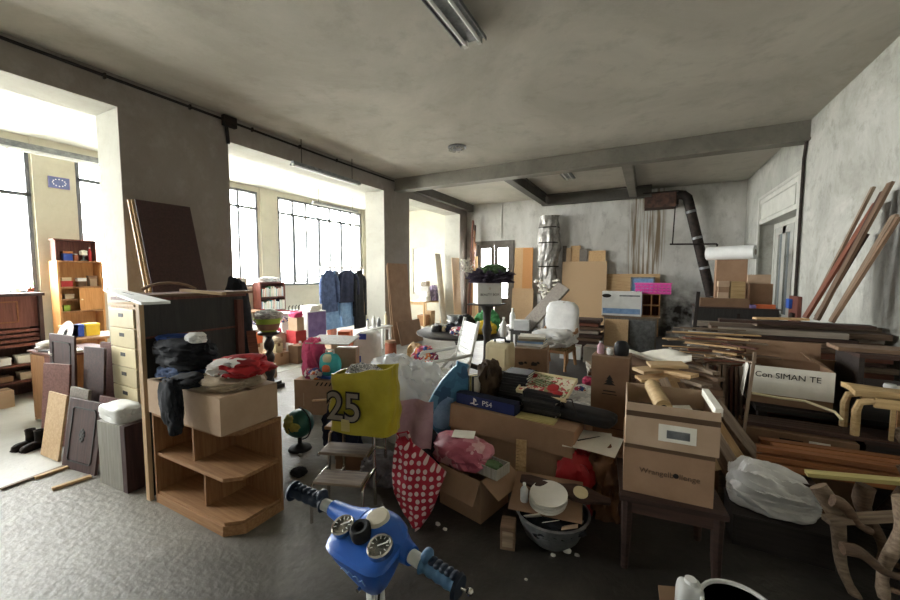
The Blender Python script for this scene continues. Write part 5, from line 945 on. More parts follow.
rp=T('paper_roll','pale wallpaper roll sticking out of the open upper carton','roll',(.07,2.50,.955)); ax_=(PY(664,408,2.40)-PY(653,388,2.75)).normalized(); rp.rotation_euler=(-ax_).to_track_quat('Z','Y').to_euler(); rp.location=PY(664,408,2.40)-ax_*.12
MB().lathe([(.016,-.12),(.045,-.12),(.045,.28),(.016,.28)],24).build('roll','lath',rp,smooth=True); MB().lathe([(.018,-.122),(.018,-.05)],14).build('dark_core','ink',rp)
slab('paper_sheet','crumpled white sheet inside the open upper carton','paper',(.1,2.45,.86),(.16,.03,.02),(.0,.16,.03),.004,'paper')
# red bag, leather, papers, barometer board, plates, bowl
soft('red_bag','shiny red plastic bag beneath the white sheets','bag',(-.42,2.78,0),(.30,.26,.42),'redbag',62,amp=.12,crease=.25)
soft('leather_bag','crumpled brown leather bag left of the small dark table','bag',(-.22,2.82,.0),(.24,.28,.47),'leather',63,amp=.18,crease=.35)
for k,(dx,dy,z,a) in enumerate([(-.38,2.84,.43,4),(-.33,2.86,.437,-12)]): slab('paper_sheet',['large white sheet with a dark pen line over the red bag','second white sheet crossing the first over the red bag'][k],'paper',(dx-.16,dy-.14,z+.035),(.34,.05*(1-2*k),0),(.02,.27,.03),.003,'paper')
plank('dark pen line cord lying on the white sheets over the red bag',(-.42,2.80,.487),(-.28,2.92,.497),.008,.008,'ink',name='cord',cat='cord')
br_=T('barometer_board','dark carved barometer board with a brass oval dial, lying over the plates','barometer',(-.46,2.42,.30),rot=(R(20),R(5),R(8)))
MB().prism([(-.26,-.025),(-.2,-.04),(0,-.035),(.08,-.06),(.16,-.06),(.24,-.03),(.3,-.02),(.3,.02),(.24,.03),(.16,.06),(.08,.06),(0,.035),(-.2,.04),(-.26,.025)],0,.025).build('board','dark',br_,bevel=.004); MB().lathe([(.045,.025),(.045,.032),(.035,.034)],22,o=(.12,0,0)).build('dial','cream',br_,smooth=True)
bwl=T('metal_bowl','grey dented metal basin with dark contents on the floor under the plates','basin',(-.50,2.36,0)); MB().lathe([(.12,0),(.17,.05),(.21,.14),(.225,.19),(.235,.195),(.22,.2),(.2,.14),(.16,.06)],32).build('basin','galv',bwl,smooth=True); MB().blob(.19,.19,.06,seed=5,amp=.2,crease=.3,o=(0,0,.11)).build('dark_contents','blackcloth',bwl,smooth=True)
for k in range(3): slab('paper_scrap','white paper scrap sticking out of the metal basin, %s'%['left','middle','right'][k],'paper',(-.62+.11*k,2.24,.17+.01*k),(.09,.02,.03),(-.02,-.07,.05-.02*k),.003,['paper','paper','cardlight'][k])
slab('cardboard_sheet','flat brown cardboard sheet tilted over the metal basin','cardboard sheet',(-.75,2.20,.215),(.44,.06,0),(-.03,.34,.075),.006,'card')
for k in range(4):
    o=solid('plate','white plate with a dark rim in the pile on the cardboard sheet','plate',MB().lathe([(.05,0),(.1,.008),(.115,.014),(.116,.017),(.1,.012),(.002,.006)],28),'plate',(-.52+.006*(k%2),2.32,.252+.017*k),0,'plates on the cardboard sheet',rot=(R(12),0,0),smooth=True)
bottle('small clear bottle lying left of the plates on the cardboard sheet',(-.66,2.28,.247),.025,.12,'enamel','white')
wr_=slab('wooden_ruler','pale wooden ruler board with red marks leaning on the large carton','ruler',(-.83,2.60,0),(.075,.02,0),(-.02,.12,.44),.012,'pinez')
MB().bb(-.03,.03,-.22,-.12,.0065,.008).build('red_mark','inkred',wr_)
q=MB()
for i in range(14): q.bb(-.036,-.02 if i%2 else -.012,-.1+.022*i,-.098+.022*i,.0065,.0075)
q.build('graduations','ink',wr_)
wbk=T('wooden_block','small worn wooden block on the bare floor left of the metal basin','block',(-.73,2.18,0),R(14)); MB().bb(-.045,.045,-.06,.06,0,.145).build('block','old',wbk,bevel=.004); MB().bb(-.032,.032,-.0615,-.06,.02,.12).build('pale_face','weath',wbk)
for k,(px,py,s) in enumerate([(567,552,.035),(553,556,.02),(577,556,.02),(438,525,.025),(445,530,.02),(526,580,.012),(300,456,.03),(700,475,.02),(605,470,.02)]):
    p=PZ(px,py,0); soft('floor_scrap',['white torn scrap right under the basin','tiny scrap left under the basin','tiny scrap by the right of the basin','curled pale scrap beside the polka dot bag','pale speck near the open carton','lone speck on the bare concrete','dark clod beside the globe stand','scrap by the upright stick','scrap below the leather bag'][k]+' on the floor','scrap',(p.x,p.y,0),(s*1.5,s,s*.8),'debris',70+k,sub=2)
# white sheets on crate behind
kr=T('packing_crate','brown packing crate under the white cloth and offcuts behind the upper carton','crate',(.12,4.2,0)); MB().bb(-.36,.36,-.3,.3,0,.84).build('body','carddark',kr); MB().bb(-.37,.37,-.31,-.30,.66,.76).build('slat','old',kr); MB().bb(-.37,.37,-.31,-.30,.08,.18).build('slat','old',kr)
q=MB(); q.sheet(lambda u,v:V(((u-.5)*.62,(v-.5)*.42,.05+.035*math.sin(u*7+v*4)+.02*math.sin(v*11)+(-.03 if u<.1 else 0))),18,12,.012)
solid('white_cloth','white cloth lying over the packing crate in front of the grey cabinet','cloth',q,'paper',(.08,4.25,.845),R(-5),smooth=True)
# offcuts pile
k2=T('low_crate','low crate under the cream timber offcuts','crate',(.22,3.5,0)); MB().bb(-.28,.28,-.24,.24,0,.86).build('body','carddark',k2); MB().bb(-.29,.29,-.25,-.24,.6,.82).build('front_slat','old',k2)
for k,(dx,dy,z,L,w,a,m) in enumerate([(-.08,-.05,.735,.34,.14,20,'pine'),(-.02,.0,.765,.30,.12,-15,'pine'),(-.12,-.02,.797,.3,.15,35,'ply'),(.03,-.08,.80,.26,.1,-35,'pine'),(-.04,.02,.835,.26,.16,12,'ply'),(.12,-.1,.75,.3,.09,-55,'weath'),(.16,-.02,.785,.36,.08,-40,'old'),(.2,.04,.82,.3,.06,-60,'weath')]):
    c=V((.19+dx,3.42+dy,z+.14)); d=V((math.cos(R(a)),math.sin(R(a)),.05))*L/2; plank('cream timber offcut in the pile on the low crate' if m in('pine','ply') else 'grey timber offcut on the right of the cream offcuts',c-d,c+d,w,.024,m,group='cream offcuts on the low crate' if m in('pine','ply') else 'grey offcuts on the low crate',name='offcut',cat='offcut')
for k in range(7):
    A=V((.16+.07*k,3.12+.03*(k%3),.30+.02*(k%2))); B=V((.12+.055*k,3.20+.03*(k%3),.92-.02*k)); A.x+=.24
    plank('wood slat leaning fanwise on the low crate behind the open carton',A,B,.06,.018,['weath','pine','old'][k%3],group='fanned slats on the low crate',name='slat',cat='slat',up=(0,1,0))
# upright slats stored on end (dark bay)
for k in range(9):
    x=.50+.031*k; z1=.88-.012*((k*7)%4); plank('plank stored on end in the dark bay left of the printed white carton',(x,3.97+.02*((k*3)%4),.003),(x,4.13+.02*((k*3)%4),z1),.10,.02,['weath','old','rwood','old'][k%4],group='planks on end in the dark bay',up=(1,0,0),roll=0)
# upright thin stick and plywood piece
plank('thin upright stick standing in front of the dark bay',(.60,3.3,.0),(.68,3.32,1.15),.02,.012,'weath',name='stick',cat='stick',up=(0,1,0))
slab('wood_board','plywood scrap leaning under the thin upright stick','board',(.46,3.28,0.0),(.22,.08,.0),(.03,.1,.42),.012,'weath')
plank('dark iron stake standing at the left end of the board heap',(.42,5.0,.0),(.50,5.05,1.5),.035,.035,'charcoal',name='stake',cat='stake',up=(0,1,0))
# ---- long heap of boards along X
def heap(y0,y1,z0,z1,xa,xb,n,lab,grp,jit,mats,seed,tt=(.024,.05)):
    r_=random.Random(seed); z=z0
    while z<z1-.02:
        t=tt[0]+(tt[1]-tt[0])*r_.random(); y=y0+.02*r_.random()
        while y<y1-.08:
            w=.09+.12*r_.random(); w=min(w,y1-y)
            a=xa+jit*(r_.random()**2)*(1 if r_.random()<.6 else -1)*1.0; b=xb-(.35*r_.random() if r_.random()<.4 else .05*r_.random())
            dz=(r_.random()-.5)*.004; sk=(r_.random()-.5)*.02
            plank(lab,(a,y+w/2+sk,z+t/2+dz),(min(b,2.06),y+w/2-sk,z+t/2-dz),w-.012,t-.004,r_.choice(mats),group=grp,skew=(r_.random()-.5)*.3); y+=w
        z+=t+.003
    return z
zt=heap(4.9,5.55,0,1.10,.60,2.04,0,'old board lying in the high heap along the right wall','boards in the high heap',.22,['old','weath','dark','grey','rwood','old'],3,(.035,.06))
zf=heap(4.28,4.80,.02,.64,.78,2.02,0,'dark board in the low front stack under the printed white carton','boards in the low front stack',.12,['dark','old','rwood','dark'],5,(.035,.06))
# messy laths over the left end of the high heap
r2=random.Random(11)
for k in range(34):
    z=.70+.43*(k/34); L=.35+.45*r2.random(); a=R(-25+50*r2.random()) if k%4 else R(60*r2.random()-30); c=V((.50+.12*r2.random(),4.62+.25*r2.random(),z)); d=V((math.cos(a),math.sin(a)*.6,0))*L/2
    plank('short lath in the jumble at the left end of the high heap',c-d,c+d,.03+.03*r2.random(),.010,['weath','pine','grey','weath','white'][k%5],group='laths at the left end of the heap',name='lath',cat='lath')
for k,(px,py,qx,qy,y,m,w,t) in enumerate([(683,360,735,358,4.62,'white',.05,'white painted lath'),(690,366,722,352,4.6,'grey',.16,'pale grey board'),(690,357,760,362,4.58,'weath',.05,'weathered lath'),(738,346,750,370,4.55,'pine',.05,'pale upright chip'),(725,356,760,352,4.6,'pine',.06,'crooked pale lath')]):
    A=PY(px,py,y); B=PY(qx,qy,y); plank('%s sticking out of the jumble above the dark bay'%t,A,B,w,.014,m,name='lath',cat='lath')
# stuff on top of the heap
for k,(xa,ya,xb,yb,w,t,m,lab) in enumerate([(1.05,5.25,2.02,5.3,.24,.035,'weath','wide pale board lying on top of the high heap'),(.7,5.05,1.9,5.02,.16,.03,'dark','dark board along the front edge of the top of the heap'),(1.0,4.98,1.45,5.1,.08,.02,'pine','short pale offcut lying slantwise on top of the heap')]):
    z=zt+.02+.042*k; plank(lab,(xa,ya,z),(xb,yb,z),w,t,m)
# planks leaning on the right wall
for k,(y,dx,h,w,m) in enumerate([(5.12,-.04,1.30,.09,'old'),(5.23,.0,1.24,.10,'dark'),(5.35,-.06,1.15,.11,'rwood'),(5.01,.04,.98,.09,'weath'),(4.94,.02,.95,.05,'old'),(5.44,-.02,1.32,.05,'weath'),(5.51,.08,.85,.08,'dark')]):
    plank('weathered plank leaning on the right wall above the heap, %s'%['tallest at the front','thick dark one beside the tallest','broad reddish one in the middle','short pale one','shortest of all near the camera','thin tall one at the back','low dark one furthest back'][k],(1.56+dx,y-.02,zt+.10),(2.0,y+.04,zt+.13+h),w,.025,m,up=(0,1,0),roll=R(90))
# cartons at the back right
cbx=T('steel_cupboard','dark low cupboard behind the heap carrying cartons','cupboard',(1.42,8.6,0)); MB().bb(-.62,.55,-.4,.4,0,1.08).build('body','charz',cbx); MB().bb(-.64,.57,-.42,.42,1.08,1.1).build('top','dark',cbx); MB().bb(-.02,.02,-.41,-.4,.1,1.0).build('door_strip','iron',cbx)
carton('tall brown carton under the white roll at the back right',(1.36,8.78,1.101),R(-3),.46,.4,.86,'card',closed=True)
wt=T('white_roll','white roll of lining paper lying on the tall brown carton','roll',(1.36,8.72,2.09),rot=(0,0,R(-28))); MB().lathe([(.05,-.40),(.13,-.40),(.13,.36),(.05,.36)],28,rot=Matrix.Rotation(R(90),3,'Y')).build('roll','white',wt,smooth=True); MB().lathe([(.052,-.3),(.052,.362)],16,rot=Matrix.Rotation(R(90),3,'Y')).build('core','cardgrey',wt,smooth=True)
carton('long dark brown carton lying in front of the tall carton at the back right',(1.22,8.36,1.101),R(-1),.72,.18,.16,'carddark',closed=True)
for k,(x,y,z,w,d,h,m,t) in enumerate([(1.2,8.34,1.263,.16,.14,.1,'cardlight','small tan carton at the left end of the long dark carton'),(1.2,8.34,1.365,.15,.14,.1,'card','small brown carton on the small tan carton'),(1.2,8.34,1.467,.17,.14,.1,'cardlight','small pale carton topping the little stack'),(1.40,8.34,1.263,.2,.16,.3,'lath','yellowish carton in the middle on the long dark carton')]):
    carton(t,(x,y,z),R(3*k-4),w,d,h,m,closed=True,tape=False)
carton('wide brown carton at the right of the back right stack',(1.76,8.62,1.101),R(2),.33,.34,.42,'card',closed=True); carton('flat brown carton on top of the wide carton at the back right',(1.74,8.62,1.523),R(-2),.32,.3,.16,'cardlight',closed=True)
for k,(w,m) in enumerate(((.2,'orangep'),(.24,'purple'))): box('%s box lying in front of the wide carton at the back right'%['orange','blue purple'][k],(1.80,8.3,1.101+.07*k if k==0 else 1.101),R(0),.26,.12,.068,['orangep','royal'][k]) if k==0 else box('blue purple box under a shadow left of the orange box',(1.62,8.26,1.101),0,.08,.1,.06,'purple')
# white printed carton on the front stack
smc=carton('torn white printed carton with brown flaps on the low front stack',(1.03,4.02,.655),R(-6),.50,.40,.30,'card',flaps={'b':12,'r':-60},fl=.16,tape=False)
MB().bb(-.25,.25,-.212,-.2075,.08,.305).build('white_front_flap','paper',smc); slab('white_side_flap',None,None,(-.258,-.21,.30),(0,.38,0),(-.03,0,-.26),.004,'paper',parent=smc)
smc2=smc
text('Con SIMAN TE',.062,'ink',smc,(-.02,-.2135,.235),(R(90),0,0),name='printed_lettering'); 
carton('brown carton with raised flaps behind the torn white printed carton',(1.18,4.5,zf+.002),R(-4),.5,.34,.22,'card',flaps={'f':40,'b':15},fl=.17)
tbn=T('dark_trestle','dark low bench under the torn white printed carton','bench',(1.05,4.0,0)); MB().bb(-.25,.95,-.22,.22,.60,.64).build('top','charcoal',tbn); 
for sx in(-.2,.86):
    for sy in(-.16,.16): MB().bb(sx-.03,sx+.03,sy-.03,sy+.03,0,.60).build('leg','charcoal',tbn)
# dark label carton, mouldings, bed frame
dcr=carton('dark carton with a white label under the brown mouldings bundle',(.98,3.58,0),R(-3),.62,.26,.56,'carddark',closed=True,tape=False,txt=[]); MB().bb(.06,.17,-.1315,-.13,.44,.53).build('white_label','paper',dcr); MB().bb(.08,.15,-.1325,-.1315,.455,.515).build('printed_code','galv',dcr); MB().bb(-.1,.03,-.1315,-.13,.45,.52).build('black_stamp','ink',dcr)
for k in range(4): plank('dark rough board lying on the dark labelled carton',(.68+.03*(k%2),3.52+.05*k,.578+.0*k),(1.5-.06*k,3.5+.05*k,.585),.045,.025,'dark',group='boards on the labelled carton')
supx=T('sawhorse','dark sawhorse under the right part of the mouldings bundle','sawhorse',(1.5,3.22,0)); MB().bb(-.04,.04,-.25,.25,.36,.42).build('beam','dark',supx)
for sx in(-1,1):
    for sy in(-1,1): MB().tube([(0,sy*.18,.36),(sx*.16,sy*.22,0)],.025,8).build('leg','dark',supx)
sup2=T('sawhorse','second dark sawhorse under the left end of the mouldings bundle','sawhorse',(.92,3.22,0)); MB().bb(-.04,.04,-.2,.2,.34,.40).build('beam','dark',sup2)
for sx in(-1,1):
    for sy in(-1,1): MB().tube([(0,sy*.15,.34),(sx*.12,sy*.17,0)],.025,8).build('leg','dark',sup2)
for k in range(9):
    row=k//3; y=3.12+.075*(k%3)+.02*row; z=.425+.045*row; plank('long brown wooden moulding in the bundle across the sawhorses',(.68+.05*((k*5)%3),y,z+.012),(2.0,y+.02,z+.035),.06,.034,'mould',group='brown mouldings on the sawhorses',name='moulding',cat='moulding')
lath=plank('pale yellow lath lying below the brown mouldings over the chair frames',PY(806,473,2.86)+V((0,0,0)),PY(905,482,2.86),.055,.022,'yel',name='lath',cat='lath')
# white-ish bench frames on the right
def bench(label,loc,rz,w,d,h,mat):
    r=T('wooden_bench',label,'bench frame',loc,rz); q=MB(); secs=[]
    q.sheet(lambda u,v:V(((u-.5)*w,(v-.5)*d+.02*math.sin(u*9),h+.012*math.sin(u*6+v*3))),16,8,.035); q.build('seat_board','lath',r,smooth=True)
    for sx in(-1,1):
        for sy in(-1,1): MB().tube([(sx*(w/2-.10),sy*(d/2-.03),h-.06),(sx*(w/2-.035),sy*(d/2-.03),h-.08),(sx*(w/2-.02),sy*(d/2-.03),h-.14),(sx*(w/2-.02),sy*(d/2-.03),0)],.024,8).build('leg',mat,r,smooth=True)
    MB().bb(-w/2+.1,w/2-.1,-d/2+.01,-d/2+.04,h-.1,h-.035).bb(-w/2+.1,w/2-.1,d/2-.04,d/2-.01,h-.1,h-.035).build('rail',mat,r); MB().bb(-w/2+.18,-w/2+.20,-d/2+.015,-d/2+.035,h-.34,h-.1).build('baluster','lath',r); MB().bb(-w/2+.22,w/2-.06,-d/2+.05,-d/2+.065,h-.26,h-.1).build('panel','oak',r); return r
bench('pale wooden bench frame with a wavy seat standing on the dark platform at the right edge',(1.52,3.30,.66),R(-2),.95,.34,.34,'lath') if 0 else None
pf_=T('platform','dark platform block under the pale bench frame','platform',(1.55,3.62,0)); MB().bb(-.22,.5,-.14,.14,0,.56).build('body','charcoal',pf_); MB().bb(-.23,.51,-.15,.15,.56,.585).build('top','dark',pf_)
bench('pale wooden bench frame with a wavy seat on the dark platform at the right edge',(1.69,3.60,.588),R(-3),.84,.26,.32,'lath')
plank('pale offcut standing inside the pale bench frame',(1.60,3.42,.60),(1.61,3.42,.76),.03,.02,'pine',name='offcut',cat='offcut',up=(0,1,0))
soft('furry_roll','grey brown roll of felt lying inside the pale bench frame','felt roll',(1.72,3.5,.588),(.5,.12,.14),'weath',80,crease=.1)
# dark shelf planks right of printed carton
for k,(z,m) in enumerate(((.90,'dark'),(1.02,'charcoal'))):
    pass
rk=T('dark_rack','dark wooden rack loaded with boards at the right edge','rack',(1.75,4.02,.642)); MB().bb(-.36,-.33,-.2,.2,0,.44).build('side','charcoal',rk); MB().bb(.27,.30,-.2,.2,0,.44).build('side','charcoal',rk); MB().bb(-.36,.3,-.2,.2,.44,.47).build('top','dark',rk); MB().bb(-.33,.27,-.18,.18,.2,.22).build('shelf','dark',rk)
slab('wood_board','long dark board lying on the dark rack','board',(1.3,3.9,1.113),(.74,.0,0),(0,.22,0),.03,'old')
pw=T('enamel_bar','white enamelled handle bar lying on the rack shelf at the right edge','bar',(1.72,3.80,.866)); MB().tube([(-.16,0,.02),(.2,0,.02)],.022,10).build('bar','plaswhite',pw,smooth=True); MB().lathe([(.03,-.02),(.035,.0),(.03,.02)],14,o=(-.17,0,.03)).build('knob','plaswhite',pw,smooth=True)
q=MB(); q.tube([PY(752,393,3.72)+V((0,0,.0)),PY(780,398,3.66),PY(805,401,3.6),PY(835,412,3.5),PY(842,420,3.45)],.009,8)
solid('pale_rope','pale rope running from the torn white carton to the bench frame','rope',q,'cream',(0,0,0),smooth=True)
# white cloth bag
def pleat(q):
    a=math.atan2(q.z-.12,q.y); u=(q.x+.21)/.42; k=1+(.11*math.sin(a*11+3*NZ.noise(q*9))*(1-.65*u)+.05*math.sin(a*23+u*5))
    return V((q.x+.02*math.sin(a*7),q.y*k,q.z*(k if q.z>.05 else 1)*(1.12-.3*u)))
wb_=soft('white_sack','big white plastic sack lying on the dark floor below the mouldings','sack',(.74,3.02,.202),(.42,.30,.26),'whitecloth',82,amp=.12,crease=.08,cfr=1.7,sub=5,fn=pleat,rz=R(-8))
lc=T('dark_low_crate','dark low crate under the white plastic sack','crate',(.76,3.0,0)); MB().bb(-.24,.24,-.16,.16,0,.19).build('body','charcoal',lc); MB().bb(-.245,.245,-.165,.165,.19,.2).build('top','charcoal',lc)
plank('thin pale stick on the dark floor in front of the white sack',PZ(745,524,.01),PZ(797,540,.01),.022,.014,'weath',name='stick',cat='stick')
# carved chair parts
def cabriole(label,a,b,r0,bend,mat,group):
    a=V(a); b=V(b); d=b-a; s=d.cross(V((0,1,0))).normalized(); q=MB(); pts=[];rs=[]
    for i in range(13):
        u=i/12; pts.append(V((0,0,0))+d*u+s*bend*math.sin(u*2*PI)*(1-.2*u)); rs.append(r0*(1.25-.75*u+.25*math.exp(-((u-.95)/.06)**2)+.2*math.exp(-((u-.15)/.1)**2)))
    q.tube(pts,rs,12); o=q.build('carved_table_support',mat,None,smooth=True); o.location=a; return tag(o,label,'table support',group)
def chairframe(label,loc,rz,rx,mat,s=1.0,ry=0):
    r=T('bare_chair',label,'chair frame',loc,rot=(rx,ry,rz)); r.scale=(s,s,s)
    for sx in(-1,1):
        MB().tube([(sx*.24,-.22,.42),(sx*.27,-.26,.3),(sx*.24,-.23,.12),(sx*.26,-.27,.0)],[.04,.04,.022,.028],10).build('front_leg',mat,r,smooth=True); MB().tube([(sx*.22,.3,0),(sx*.2,.22,.25),(sx*.2,.22,.45),(sx*.21,.28,.75),(sx*.2,.34,1.0)],[.022,.026,.032,.026,.022],10).build('back_leg',mat,r,smooth=True)
    MB().bb(-.24,.24,-.24,-.2,.36,.43).build('front_rail',mat,r,bevel=.006); MB().bb(-.2,.2,.2,.235,.36,.43).build('back_rail',mat,r,bevel=.006)
    for sx in(-1,1): MB().box(sx*.22,0,.395,.035,.42,.07,(0,0,sx*R(4))).build('side_rail',mat,r,bevel=.006)
    MB().tube([(-.2,.34,1.0),(-.1,.345,1.04),(0,.345,1.06),(.1,.345,1.04),(.2,.34,1.0)],.026,10).build('top_rail',mat,r,smooth=True); MB().prism([(-.05,.45),(.05,.45),(.07,.65),(.04,.8),(.08,1.03),(-.08,1.03),(-.04,.8),(-.07,.65)],.27,.29,Matrix(((1,0,0,0),(0,0,1,0),(0,1,0,0),(0,0,0,1)))).build('back_splat',mat,r,bevel=.003); return r
chairframe('bare carved chair frame turned upside down at the right edge below the pale lath',(1.50,2.95,.62),R(30),R(180),'old',.58)
chairframe('bare carved chair frame lying on its side among the chair legs',(1.22,2.80,.22),R(60),R(100),'old',.55)
for k,(a,b,ya,yb,r_,bd,m,t) in enumerate([((818,486),(862,606),2.80,2.66,.034,.03,'weath','slanting down from beside the white sack'),((866,486),(880,566),2.86,2.86,.032,-.03,'old','upright below the yellow lath'),((905,498),(884,598),2.60,2.58,.036,.025,'weath','pale upright one at the right edge'),((842,548),(905,578),2.50,2.55,.024,.02,'old','lying low across the bottom right'),((832,500),(872,532),2.72,2.74,.026,.015,'old','short one crossing the slanting support')]):
    cabriole('curved wooden support in the chair parts heap, %s'%t,PY(*a,ya),PY(*b,yb),r_,bd,m,None)
plank('brown batten lying across the chair frames at the lower right',(.9,2.70,.36),(1.4,2.90,.43),.06,.03,'weath',name='batten',cat='batten')
# objects at the bottom edge
bt_=T('white_canister','white plastic container at the bottom edge of the photo','container',PZ(690,594,.20)+V((0,0,-.20)),R(10)); MB().blob(.055,.05,.13,seed=1,amp=.04,crease=.05,p=5,cut=.98).build('body','plaswhite',bt_,smooth=True); MB().cyl((0,0,.255),(0,0,.275),.025,n=14).build('cap','white',bt_)
pb_=PZ(735,596,.2); bk_=T('paint_bucket','dark bucket with a pale rim at the bottom edge of the photo','bucket',(pb_.x,pb_.y-.1,0)); MB().lathe([(.12,0),(.145,.2),(.15,.22)],28).build('body','charz',bk_,smooth=True); MB().lathe([(.15,.215),(.155,.225),(.15,.235),(.14,.235),(.138,.22)],28).build('rim','plaswhite',bk_,smooth=True); MB().lathe([(.137,.2),(.137,.215)],28).build('dark_paint','navy',bk_)
slab('cardboard_sheet','scrap of brown cardboard standing left of the white container at the bottom edge','cardboard sheet',PZ(660,606,.1)+V((0,0,-.1)),(.1,.04,.0),(.0,.06,.16),.006,'card')
# ================================================================ SCOOTER
sc_o=V((-.76,.90,0)); LG=PZ(294,490,.93); RGp=PZ(458,588,.90)
ax=(RGp-LG); ang=math.atan2(ax.y,ax.x); cen=PZ(374,533,.95)
sco=T('toy_scooter','blue and white old scooter seen from its handlebar, dials and grips','scooter',(cen.x,cen.y,0),ang)
inv=(Matrix.Translation((cen.x,cen.y,0))@Matrix.Rotation(ang,4,'Z')).inverted()
def loc(px,py,z): return inv@PZ(px,py,z)
hz=.93
ctr=loc(372,536,hz)
def sec(cx,cy,z,hx,hy,p=3,n=32,tilt=0):
    out=[]
    for k in range(n):
        a=2*PI*k/n; c,s=math.cos(a),math.sin(a); r=(abs(c)**p+abs(s)**p)**(-1/p); out.append(V((cx+hx*c*r,cy+hy*s*r,z+tilt*s*r)))
    return out
q=MB().loft([sec(.0,.0,.785,.026,.022,3),sec(.0,-.006,.80,.042,.034,3.2),sec(-.004,-.012,.84,.066,.05,3.8),sec(-.014,-.012,.89,.098,.066,4.5,tilt=.012),sec(-.022,-.008,.922,.118,.078,4.5,tilt=.022),sec(-.022,-.004,.934,.114,.076,4,tilt=.024),sec(-.018,-.002,.938,.08,.062,3,tilt=.024)])
q.loft([sec(-.02,.05,.885,.085,.062,2.6),sec(-.02,.05,.93,.086,.062,2.4),sec(-.02,.048,.955,.07,.05,2.3),sec(-.02,.045,.967,.045,.032,2),sec(-.02,.045,.97,.012,.01,2)])
sh_=q.build('handlebar_shell','blueshell',sco,smooth=True)
gl_=loc(294,491,.945); gr_=loc(457,586,.90)
gi_l=loc(333,508,.925); gi_r=loc(412,556,.915)
def arm(gin,gend,sgn):
    d=(gend-gin); n=d.normalized(); a0=V((-.02+sgn*.06,.04,.915))
    MB().tube([a0,a0.lerp(gin,.55),gin],[.05,.033,.026],16).build('shell_arm','blueshell',sco,smooth=True)
    MB().cyl(gin-n*.005,gin+n*.05,.019,n=16).build('chrome_sleeve','plaswhite',sco,smooth=True)
    pts=[];rs=[]
    L=d.length-.04
    for i in range(15):
        u=i/14; pts.append(gin+n*(.04+L*u)); rs.append(.0205+.0015*math.cos(u*PI*8)+(.006 if u<.06 else 0))
    g=MB().tube(pts,rs,16).build('grip','gripdark' if sgn<0 else 'gripblue',sco,smooth=True)
    qq=MB()
    for i in range(5): c=gin+n*(.06+L*.16*(i+.6)); qq.blob(.012,.016,.008,seed=i,amp=0,sub=2,o=c+V((0,.004,.016)))
    qq.build('finger_ridges','gripdark',g,smooth=True); MB().cyl(gin+n*(.04+L),gin+n*(.05+L),.034,.03,n=16).build('end_flange','gripdark',g,smooth=True)
    qq=MB().blob(.014,.02,.022,seed=3,amp=.05,sub=3,p=3,o=gin+n*.05+V((0,.006,.006))); qq.build('thumb_guard','gripdark' if sgn<0 else 'gripblue',g,smooth=True)
arm(gi_l,gl_,-1); arm(gi_r,gr_,1)
tip=loc(470,594,.89); MB().tube([gr_+V((0,0,0)),gr_.lerp(tip,.5)+V((0,.01,-.01)),tip],.004,8).blob(.009,.009,.009,seed=1,amp=0,sub=2,o=tip).build('brake_lever_end','chrome',sco,smooth=True)
def dialat(px,py,r_,z=.94):
    c=loc(px,py,z); Rm=Matrix.Rotation(R(20),3,'X'); c=V((c.x,c.y,z))
    MB().lathe([(r_*1.12,-.03),(r_*1.12,.006),(r_*1.0,.010),(r_*.9,.006)],28,o=c,rot=Rm).build('chrome_bezel','chrome',sco,smooth=True)
    d=MB().lathe([(r_*.92,.0),(r_*.92,.006)],28,o=c,rot=Rm).build('dial_face','dial',sco)
    qq=MB()
    for i in range(9): a=R(-40+i*32.5); qq.box(*(c+Rm@V((r_*.72*math.cos(a),r_*.72*math.sin(a),.0065))),.008,.0022,.0008,Rm@Matrix.Rotation(a,3,'Z'))
    qq.build('scale_marks','inkwhite',d); MB().box(*(c+Rm@V((r_*.2,r_*.2,.008))),r_*.9,.003,.0015,Rm@Matrix.Rotation(R(45),3,'Z')).build('needle','inkwhite',d)
dialat(343,526,.031); dialat(380,547,.033)
c=loc(361,531,.95); MB().lathe([(.03,-.03),(.032,-.005),(.031,.012),(.024,.02),(.016,.018),(.013,.004)],26,o=c,rot=Matrix.Rotation(R(20),3,'X')).build('steering_knob','rubber',sco,smooth=True)
c=loc(378,519,.965); MB().lathe([(.036,-.02),(.036,.006),(.03,.012),(.002,.013)],28,o=c,rot=Matrix.Rotation(R(16),3,'X')).build('cream_cap','creamcap',sco,smooth=True)
MB().tube([V((-.055,.112,.93)),V((-.055,.095,.957)),V((-.055,.06,.966)),V((-.055,.03,.963)),V((-.056,.0,.948))],.0035,8).build('white_stripe','inkwhite',sco,smooth=True)
MB().lathe([(.006,0),(.006,.01)],10,o=(-.005,-.052,.815),rot=Matrix.Rotation(R(90),3,'X')).build('chrome_screw','chrome',sco)
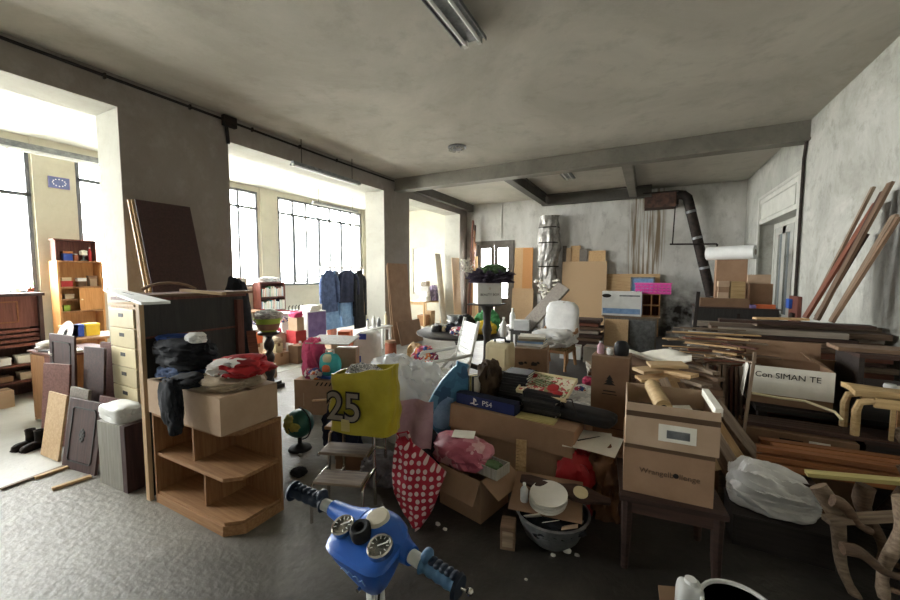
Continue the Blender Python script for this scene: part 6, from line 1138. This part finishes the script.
MB().tube([V((-.055+.012*i,-.076-.0012*(i%2)+.0002*i,.872-.001*i+(.006 if i%2 else -.004))) for i in range(9)],.0018,6).build('raised_script','denimlight',sco)
for s in(-1,1): MB().tube([(s*.02,.0,.80),(s*.022,.02,.45),(s*.05,.06,.3)],.013,12).build('steering_column','plaswhite',sco,smooth=True)
MB().bb(-.012,.012,-.022,-.012,.45,.79).build('column_cover','lampwhite',sco,bevel=.004); MB().tube([(.03,-.01,.80),(.045,-.05,.68),(.05,-.08,.5),(.03,-.03,.35)],.0035,8).build('black_cable','cable',sco)
MB().tube([(.1+.0,-.0,.0)]+[],.01) if 0 else None
wh=MB(); 
for i in range(1): pass
def wheel(y,z,r_):
    pts=[(0,y+r_*math.cos(2*PI*i/24),z+r_*math.sin(2*PI*i/24)) for i in range(25)]; w=MB().tube(pts,.03,10).build('tyre','rubber',sco,smooth=True); MB().cyl((-.025,y,z),(.025,y,z),r_*.75,n=24).build('hub','plaswhite',w)
wheel(.06,.12,.095); wheel(-.70,.12,.095)
for s in(-1,1): MB().tube([(s*.05,.06,.3),(s*.055,.06,.12)],.012,10).build('fork_leg','plaswhite',sco,smooth=True)
MB().bb(-.1,.1,-.62,-.08,.12,.15).bb(-.1,.1,-.1,-.07,.15,.42).build('footboard','blueshell',sco,bevel=.01); MB().blob(.1,.16,.08,seed=2,amp=.03,p=3,cut=.8,o=(0,-.55,.15)).build('seat_base','blueshell',sco,smooth=True); MB().blob(.09,.17,.05,seed=3,amp=.02,p=3,cut=.8,o=(0,-.55,.29)).build('saddle','black',sco,smooth=True)

r7=random.Random(5)
for k in range(16):
    c=V((.50+.32*r7.random(),4.02+.2*r7.random(),.895+.0155*k)); a=R(-60+120*r7.random()); d=V((math.cos(a),math.sin(a)*.5,0))*(.1+.14*r7.random())
    plank('broken wood piece in the tangle between the cream offcuts and the dark bay',c-d,c+d,.035+.04*r7.random(),.012,['weath','old','rwood','pine'][k%4],group='tangle of broken wood',name='wood_piece',cat='wood piece',skew=.4*(r7.random()-.5))
